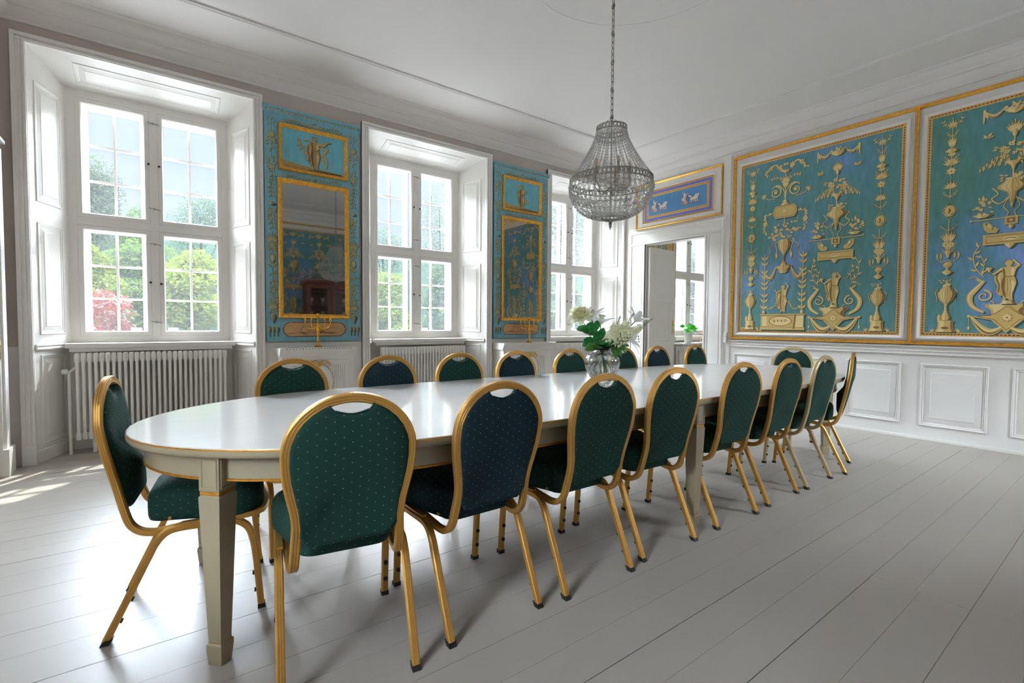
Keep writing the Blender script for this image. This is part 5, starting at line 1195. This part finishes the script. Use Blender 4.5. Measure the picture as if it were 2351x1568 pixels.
for k in range(26): z = .04+.19*k/26; m.ball((rg.uniform(-.045, .045), rg.uniform(-.03, .03), z), rg.uniform(.018, .032), 0, 1)
m.build('carving', M['carved'], t)
t = thing('gilt_picture', 'corner of a gilt-framed picture high on the next room wall above the door leaf', 'picture', (6.56, 4.83, 0))
m = MB(); rings(m, (0, 0, 0), X_, Z_, -Y_, (-.26, .26, 2.22, 2.90), [(0, 0), (0, .03), (.02, .04), (.04, .02), (.05, .01)]); m.build('gilt_frame', M['gilt'], t)
m = MB(); m.box(-.22, .22, -.012, -.003, 2.26, 2.86); m.build('canvas', M['petalc'], t)
A = Art((0, -.0125, 0), X_, Z_, -Y_, None); A.blobs(0, 2.55, .17, .24, 70, .025, 3, 1); A.mb.build('painted_pattern', tones('grey_grisaille', (170, 166, 156), (226, 222, 212), (84, 82, 76), (190, 186, 178)), t)

# ================================================================ chandelier
t = thing('chandelier', 'crystal basket chandelier hanging from a long chain over the table', 'chandelier', (2.40, 2.17, 0))
RT, RB, ZTp, ZRg, ZBt = .098, .268, 2.422, 2.055, 1.836
def ringband(r, z0, z1, name, nst):
    m = MB(); seg = 64
    for zz, rr_ in ((z0, r), (z1, r)): m.sweep([(rr_*cos(2*pi*k/seg), rr_*sin(2*pi*k/seg), zz) for k in range(seg)], [(-.003, -.002), (.003, -.002), (.003, .002), (-.003, .002)], ref=(0, 0, 1), closed=True)
    for k in range(nst):
        a = 2*pi*k/nst; c = Vector((r*cos(a), r*sin(a), (z0+z1)/2)); tv = Vector((-sin(a), cos(a), 0)); R_r = (z1-z0)*.36
        m.sweep([c+(tv*cos(q*pi/4)*.8+Z_*sin(q*pi/4))*R_r for q in range(8)], [(-.0013, -.0013), (.0013, -.0013), (.0013, .0013), (-.0013, .0013)], ref=Vector((cos(a), sin(a), 0)), closed=True)
        b = a+pi/nst; m.box(r*cos(b)-.0015, r*cos(b)+.0015, r*sin(b)-.0015, r*sin(b)+.0015, z0, z1)
    m.build(name, M['silver'], t)
ringband(RT, ZTp-.030, ZTp, 'crown_ring', 26); ringband(RB, ZRg-.006, ZRg+.030, 'main_ring', 64)
# frame: rods, lower ring, finial, stem with candle arms
m = MB()
for k in range(4):
    a = pi/4+pi/2*k; m.tube([(RT*cos(a), RT*sin(a), ZTp-.01), (.02*cos(a), .02*sin(a), ZTp+.05)], .0022, 6)
for k in range(6):
    a = pi/6+pi/3*k; m.tube([(RT*cos(a), RT*sin(a), ZTp-.02), (.12*cos(a), .12*sin(a), 2.3), (.18*cos(a), .18*sin(a), 2.18), (RB*cos(a), RB*sin(a), ZRg+.02)], .0014, 5)
m.tube([(0, 0, ZTp+.05), (0, 0, ZBt)], .005, 8)
seg = 32; m.sweep([(.060*cos(2*pi*k/seg), .060*sin(2*pi*k/seg), ZBt) for k in range(seg)], [(-.004, -.003), (.004, -.003), (.004, .003), (-.004, .003)], ref=(0, 0, 1), closed=True)
for k in range(16): a = 2*pi*k/16; m.tube([(.060*cos(a), .060*sin(a), ZBt), (.03*cos(a), .03*sin(a), ZBt-.02), (0, 0, ZBt-.026)], .0016, 4)
m.build('frame', M['silver'], t)
m = MB(); m.lathe([(.001, ZBt-.005), (.03, ZBt-.010), (.018, ZBt-.022), (.008, ZBt-.03), (.012, ZBt-.038), (.007, ZBt-.048), (.010, ZBt-.058), (.004, ZBt-.066), (.001, ZBt-.078)], seg=14); m.build('finial', M['silver'], t, smooth=50)
M['bulb'] = mat('amber_candle_bulb', lin(240, 196, 150), .2); M['bulb'].node_tree.nodes['Principled BSDF'].inputs['Transmission Weight'].default_value = .4
for k in range(5):
    a = 2*pi*k/5+.5; e = Vector((.12*cos(a), .12*sin(a), 2.10)); m = MB(); m.tube(spline([(0, 0, 2.04), (.06*cos(a), .06*sin(a), 2.00), (e.x, e.y, 2.06), (e.x, e.y, 2.10)], 5), .004, 6); m.lathe([(.010, 2.10), (.012, 2.105), (.0085, 2.11), (.0085, 2.155)], e.x, e.y, 10); ar = m.build('candle_arm', M['silver'], t, smooth=50)
    m = MB(); m.lathe([(.003, 2.156), (.009, 2.168), (.010, 2.178), (.005, 2.196), (.001, 2.21)], e.x, e.y, 10); m.build('candle_bulb', M['bulb'], ar, smooth=60)
# crystal strings: eight-sided cut beads joined with small pins
def bead(m, p, axis, r, ln):
    sd = axis.orthogonal().normalized(); nr = axis.cross(sd); out_ = Vector((p.x, p.y, 0)); out_ = out_.normalized() if out_.length > .01 else X_
    s1 = axis.cross(out_).normalized(); s2 = s1.cross(axis).normalized(); K = 8
    vs = [p-axis*ln/2, p+axis*ln/2]
    for h_, q in ((-.24, 1), (.24, 1)): vs += [p+axis*ln*h_+(s1*cos(2*pi*k/K)+s2*sin(2*pi*k/K)*.55)*r*q for k in range(K)]
    m.add(vs, [(0, 2+(k+1) % K, 2+k) for k in range(K)]+[(1, 10+k, 10+(k+1) % K) for k in range(K)]+[(2+k, 2+(k+1) % K, 10+(k+1) % K, 10+k) for k in range(K)], 0)
def pin(m, p, axis, ln): 
    s1 = axis.orthogonal().normalized()*.0019; s2 = axis.cross(s1).normalized()*.0019
    a, b = p-axis*ln/2, p+axis*ln/2; m.add([a+s1, a+s2, a-s1, a-s2, b+s1, b+s2, b-s1, b-s2], [(0, 1, 5, 4), (1, 2, 6, 5), (2, 3, 7, 6), (3, 0, 4, 7)], 1)
def string(P, step, r, name):
    m = MB(); L_ = 0; P = [Vector(p) for p in P]; d = [0]
    for a, b in zip(P, P[1:]): d.append(d[-1]+(b-a).length)
    n = max(2, int(round(d[-1]/step)))
    def at(s):
        for i in range(len(d)-1):
            if s <= d[i+1]: q = (s-d[i])/max(1e-9, d[i+1]-d[i]); return P[i].lerp(P[i+1], q), (P[i+1]-P[i]).normalized()
        return P[-1], (P[-1]-P[-2]).normalized()
    for k in range(n):
        p, a = at((k+.5)*d[-1]/n); bead(m, p, a, r, d[-1]/n*.74); p, a = at((k+1)*d[-1]/n); pin(m, p, a, d[-1]/n*.38)
    m.build(name, [M['crystal'], M['silver']], t)
NU = 42
for k in range(NU):
    a = 2*pi*k/NU; P = []
    for q in range(9):
        f = q/8; z = ZTp-.03+(ZRg+.03-ZTp+.03)*f; r = RT+(RB-RT)*(f**1.35); P.append((r*cos(a), r*sin(a), z))
    string(P, .0190, .0068, 'crystal_string')
NL = 46
for k in range(NL):
    a = 2*pi*(k+.5)/NL; P = []
    for q in range(11):
        th = pi/2*q/10; z = ZRg-.006-(ZRg-.006-ZBt)*sin(th)**1.05; r = .060+(RB+.006-.060)*cos(th)**.9+.004*sin(2*th); P.append((r*cos(a), r*sin(a), z))
    string(P, .0215, .0100, 'crystal_swag')
for j, (z, r) in enumerate(((2.375, .104), (2.36, .100))):
    string([(r*cos(2*pi*k/24), r*sin(2*pi*k/24), z-.006*abs(sin(3*pi*k/24*4))) for k in range(25)], .022, .006, 'crystal_garland')
for z, r in ((2.02, RB-.006), (1.97, RB-.026), (1.91, RB-.082)):
    string([(r*cos(2*pi*k/36), r*sin(2*pi*k/36), z-.008*abs(sin(2*pi*k/36*9))) for k in range(37)], .026, .007, 'crystal_garland')
# chain
m = MB(); z = ZTp+.045; k = 0
while z < ZC-.03:
    L_ = .046 if k % 5 else .034; ax = X_ if k % 2 else Y_
    P = []
    for q in range(16):
        a = 2*pi*q/16; P.append(Vector((0, 0, z+L_/2))+ax*(.0085 if k % 5 else .013)*cos(a)+Z_*(L_/2)*(sin(a) if abs(sin(a)) < .8 else (1 if sin(a) > 0 else -1)*(.8+.2*(abs(sin(a))-.8)/.2)))
    m.tube(P, .0026, 6, closed=True)
    if k % 5 == 0: m.ball((0, 0, z+L_/2), .009, 0, 1, (1, 1, .7)); m.ball((.010, 0, z+L_/2), .005); m.ball((-.010, 0, z+L_/2), .005); m.ball((0, .010, z+L_/2), .005); m.ball((0, -.010, z+L_/2), .005)
    z += L_-.008; k += 1
m.tube([(.010, 0, ZTp+.05), (.014, .004, 2.9), (.010, 0, ZC)], .0018, 6)
m.build('chain', M['silver'], t, smooth=60)
m = MB(); m.lathe([(.001, ZC-.05), (.02, ZC-.045), (.05, ZC-.02), (.055, ZC-.001)], seg=24); m.build('ceiling_rose', M['silver'], t, smooth=40)

# ================================================================ vase and flowers
VX, VY, VZ = 2.34, 2.17, TZ+.001
t = thing('glass_vase', 'clear ribbed glass vase with dark flared rim, centre of the table', 'vase', (VX, VY, VZ))
prof = [(.045, 0), (.050, .003), (.052, .010), (.066, .035), (.092, .075), (.111, .118), (.118, .150), (.112, .178), (.094, .200), (.066, .214), (.052, .224), (.050, .232), (.056, .242), (.070, .256), (.086, .270)]
def ribbed(pr, off, seg=80):
    vs = []; n = len(pr)
    for i, (r, z) in enumerate(pr):
        amp = .05*min(1, z/.03)*(1 if z < .205 else max(0, 1-(z-.205)/.02))
        for k in range(seg): a = 2*pi*k/seg; q = (r-off)*(1-amp*(1-abs(sin(8*a)))); vs.append((q*cos(a), q*sin(a), z if off == 0 else max(z, .008)))
    return vs, [(i*seg+k, i*seg+(k+1) % seg, (i+1)*seg+(k+1) % seg, (i+1)*seg+k) for i in range(n-1) for k in range(seg)]
m = MB(); vs, fs = ribbed(prof[:12], 0); m.add(vs, fs+[tuple(range(80))[::-1]]); vs, fs = ribbed(prof[:12], .0035); m.add(vs, fs+[tuple(range(80))]); m.build('bowl', M['vase'], t, smooth=60)
M['smoke'] = glass_mat('smoky_rim_glass', .0, (.40, .41, .40))
m = MB(); vs, fs = ribbed(prof[11:], 0, 48); m.add(vs, fs); vs, fs = ribbed(prof[11:], .003, 48); m.add(vs, fs); m.build('rim', M['smoke'], t, smooth=60)
bpy.data.objects['rim']['label'] = 'dark smoky flared rim'
RGT = Vector((.804, -.594, 0)); FWD = Vector((.594, .804, 0))
def vp(l, f, h): return RGT*l+FWD*f+Z_*h           # left-right, depth and height from the foot of the vase
def stem(m, pts, r=.0036, mi=0): m.tube(spline(pts, 6), r, 6, mi=mi)
def leafblade(m, p, d, up, ln, wd, mi=0, bend=.25):
    d = d.normalized(); s = d.cross(up).normalized(); nn = s.cross(d).normalized(); vs = []; n = 7
    for i in range(n+1):
        f = i/n; w = wd*sin(pi*min(1, f*.93+.04))**.8; c = p+d*ln*f-nn*bend*ln*f*f
        vs += [c+s*w/2, c+nn*(-.12*w), c-s*w/2]
    m.add(vs, [(3*i+k, 3*i+3+k, 3*i+4+k, 3*i+1+k) for i in range(n) for k in range(2)], mi)
def petal(m, p, d, up, ln, wd, curl, mi=0, cup=.3):
    d = d.normalized(); s = d.cross(up).normalized(); nn = s.cross(d).normalized(); vs = []; n, k_ = 6, 5
    for i in range(n+1):
        f = i/n; w = wd*(sin(pi*(.12+.80*f))**.7); c = p+d*ln*f+nn*ln*(curl*f*f)
        for j in range(k_): q = j/(k_-1)*2-1; vs.append(c+s*w/2*q+nn*w*cup*(q*q))
    m.add(vs, [(i*k_+j, (i+1)*k_+j, (i+1)*k_+j+1, i*k_+j+1) for i in range(n) for j in range(k_-1)], mi)
GF = 'flowers in the glass vase'
def inside(l, f, seed):
    rg = random.Random(seed); a = rg.uniform(-.075, .075); return [vp(a, rg.uniform(-.05, .05), .10), vp(a*.9, rg.uniform(-.06, .06), .055), vp(-a*.4, rg.uniform(-.05, .05), .05), vp(-a*.9-.02, rg.uniform(-.05, .05), .12), vp(l*.02, f*.1, .20), vp(l*.10, f*.1, .235)]
# rose
t = thing('cream_rose', 'large open cream rose at the left of the bouquet', 'flower', (VX, VY, VZ), 0, GF)
top = vp(-.150, -.02, .46); m = MB(); stem(m, [vp(.05, 0, .03), vp(.06, 0, .10), vp(.01, .0, .18), vp(-.012, 0, .235), vp(-.07, -.01, .34), top-Z_*.03]); m.build('stem', M['stem'], t, smooth=60)
m = MB(); rg = random.Random(2); ax = (Z_*.75-FWD*.6-RGT*.12).normalized(); e1 = ax.orthogonal().normalized(); e2 = ax.cross(e1)
for ring_, (n, rad, ln, wd, opn, cu) in enumerate(((4, .003, .042, .034, .08, .1), (5, .008, .050, .046, .22, .12), (6, .013, .056, .054, .40, .08), (7, .018, .060, .060, .62, -.02), (8, .022, .062, .064, .90, -.2), (8, .024, .058, .062, 1.25, -.45))):
    for k in range(n):
        a = 2*pi*k/n+ring_*.5+rg.uniform(-.1, .1); o_ = e1*cos(a)+e2*sin(a); petal(m, top+o_*rad-ax*.012, ax*cos(opn)+o_*sin(opn), o_.cross(ax).cross(ax)*1.0 if False else ax, ln, wd, cu, 1 if ring_ == 0 else 0, .30)
m.build('petals', [M['petalc'], M['rosein']], t, smooth=80)
m = MB()
for k in range(5): a = 2*pi*k/5; leafblade(m, top-ax*.015, e1*cos(a)+e2*sin(a)-ax*.5, ax, .04, .012)
m.build('sepals', M['leaf'], t)
# lilies
def lily(l, f, h, dirv, label, seed):
    t = thing('white_lily', label, 'flower', (VX, VY, VZ), 0, GF); rg = random.Random(seed); top = vp(l, f, h); ax = dirv.normalized()
    m = MB(); stem(m, inside(l, f, seed)+[vp(l*.6, f*.6, .25+(h-.25)*.5), top]); m.build('stem', M['stem'], t, smooth=60)
    e1 = ax.orthogonal().normalized(); e2 = ax.cross(e1); m = MB()
    for k in range(6):
        a = 2*pi*k/6; o_ = e1*cos(a)+e2*sin(a); petal(m, top+o_*.006, ax*.8+o_*(.75 if k % 2 else .62), ax, .105, .042 if k % 2 else .034, -.35, 0, .18)
    m.build('petals', M['petalthin'], t, smooth=80)
    m = MB()
    for k in range(6): a = 2*pi*k/6+.4; p = top+(e1*cos(a)+e2*sin(a))*.02+ax*.06; m.tube([top, p], .0012, 4); m.ball(p, .004, 1, 1, (1, 1, 2))
    m.build('stamens', [M['bud'], M['bud']], t)
lily(-.065, .03, .43, vp(-.2, -.3, .9), 'white lily just right of the cream rose', 3)
lily(-.005, .05, .40, vp(.15, -.1, .9), 'white lily in the middle, behind the blossom spikes', 4)
lily(.225, .05, .42, vp(.5, .1, .7), 'translucent white lily at the upper right behind the spikes', 5)
lily(.175, -.01, .30, vp(.9, -.2, .1), 'white lily drooping at the lower right of the bouquet', 6)
# blossom spikes
def spike(b, e, r0, label, seed):
    t = thing('blossom_spike', label, 'flower', (VX, VY, VZ), 0, GF); rg = random.Random(seed)
    m = MB(); stem(m, inside(b[0], b[1], seed)+[vp(*b), vp(*e)], .0026); m.build('stem', M['stem'], t, smooth=60)
    A_, B_ = vp(*b), vp(*e); ax = (B_-A_).normalized(); e1 = ax.orthogonal().normalized(); e2 = ax.cross(e1); m = MB(); g = MB()
    for k in range(150):
        f = k/150; rr_ = r0*(1-f)**.75+.004; a = k*2.399; p = A_.lerp(B_, f)+(e1*cos(a)+e2*sin(a))*rr_*rg.uniform(.55, 1.05)
        if f < .70:
            o_ = (e1*cos(a)+e2*sin(a)+ax*.3).normalized(); u_ = o_.orthogonal().normalized(); v_ = o_.cross(u_)
            for q in range(4): w_ = u_*cos(q*pi/2+a)+v_*sin(q*pi/2+a); petal(m, p, w_+o_*.5, o_, .013, .011, -.1, 0, .1)
        else: g.ball(p, .0042*(1.35-f), 0, 1, (1, 1, 1.3))
    m.build('blossoms', M['bloss'], t); g.build('buds', M['bud'], t, smooth=60)
spike((.035, -.03, .270), (.110, -.03, .455), .052, 'cream blossom spike, left and most upright of three', 11)
spike((.075, 0, .285), (.205, .0, .475), .042, 'cream blossom spike pointing up between the other two', 12)
spike((.085, -.02, .270), (.320, -.02, .440), .040, 'cream blossom spike reaching furthest right', 13)
# leafy sprays
def spray(l, f, h, leaves, label, seed, mk='leaf', w=.052):
    t = thing('leaf_spray', label, 'foliage', (VX, VY, VZ), 0, GF); m = MB(); P = inside(l, f, seed)+[vp(l*.5, f*.5, .25+(h-.25)*.6), vp(l, f, h)]; stem(m, P, .0024); m.build('stem', M['stem'], t, smooth=60)
    m = MB()
    for (a, b, c, dl, df, dz, ln) in leaves: leafblade(m, vp(a, b, c), vp(dl, df, dz), vp(.1, -1, .45), ln*.95, w*ln/.08)
    m.build('leaves', M[mk], t, smooth=60)
spray(-.16, -.02, .37, [(-.10, -.02, .38, -1, -.2, -.1, .075), (-.06, -.03, .30, -.7, -.4, -.3, .09), (-.04, -.05, .28, .1, -.6, .1, .09), (-.05, -.02, .36, .2, -.1, .9, .07), (-.08, -.02, .34, -.6, .1, .5, .08), (-.02, -.06, .275, .8, -.4, .25, .085), (-.09, -.04, .33, .3, -.5, .5, .08), (-.07, -.05, .30, .6, -.5, .5, .085), (-.11, -.03, .36, .5, -.3, .8, .07), (-.05, -.03, .29, -.9, -.2, .2, .08), (-.03, -.06, .31, .2, -.6, .7, .08)], 'broad green leaves low on the left of the bouquet', 21)
spray(-.03, -.04, .34, [(-.02, -.05, .30, .1, -.3, 1, .075), (-.03, -.04, .31, -.5, -.3, .7, .08), (-.05, -.06, .27, -.5, -.5, -.15, .10), (.0, -.06, .27, -.9, -.4, .05, .09)], 'dark green leaves over the middle of the vase rim', 22, 'leafdark', .05)
spray(.14, -.02, .30, [(.08, -.04, .27, .5, -.3, -.9, .09), (.09, -.04, .28, .9, -.2, -.7, .09), (.07, -.05, .27, .1, -.4, -1, .10), (.10, -.03, .29, 1, 0, -.3, .085), (.09, -.04, .29, .3, -.2, .9, .06), (.12, -.02, .31, 1, .1, .3, .08), (.13, .02, .37, .8, 0, .5, .06), (.06, -.05, .275, -.1, -.4, -.9, .06)], 'narrow dark leaves hanging over the right of the vase rim', 23, 'leafdark', .032)
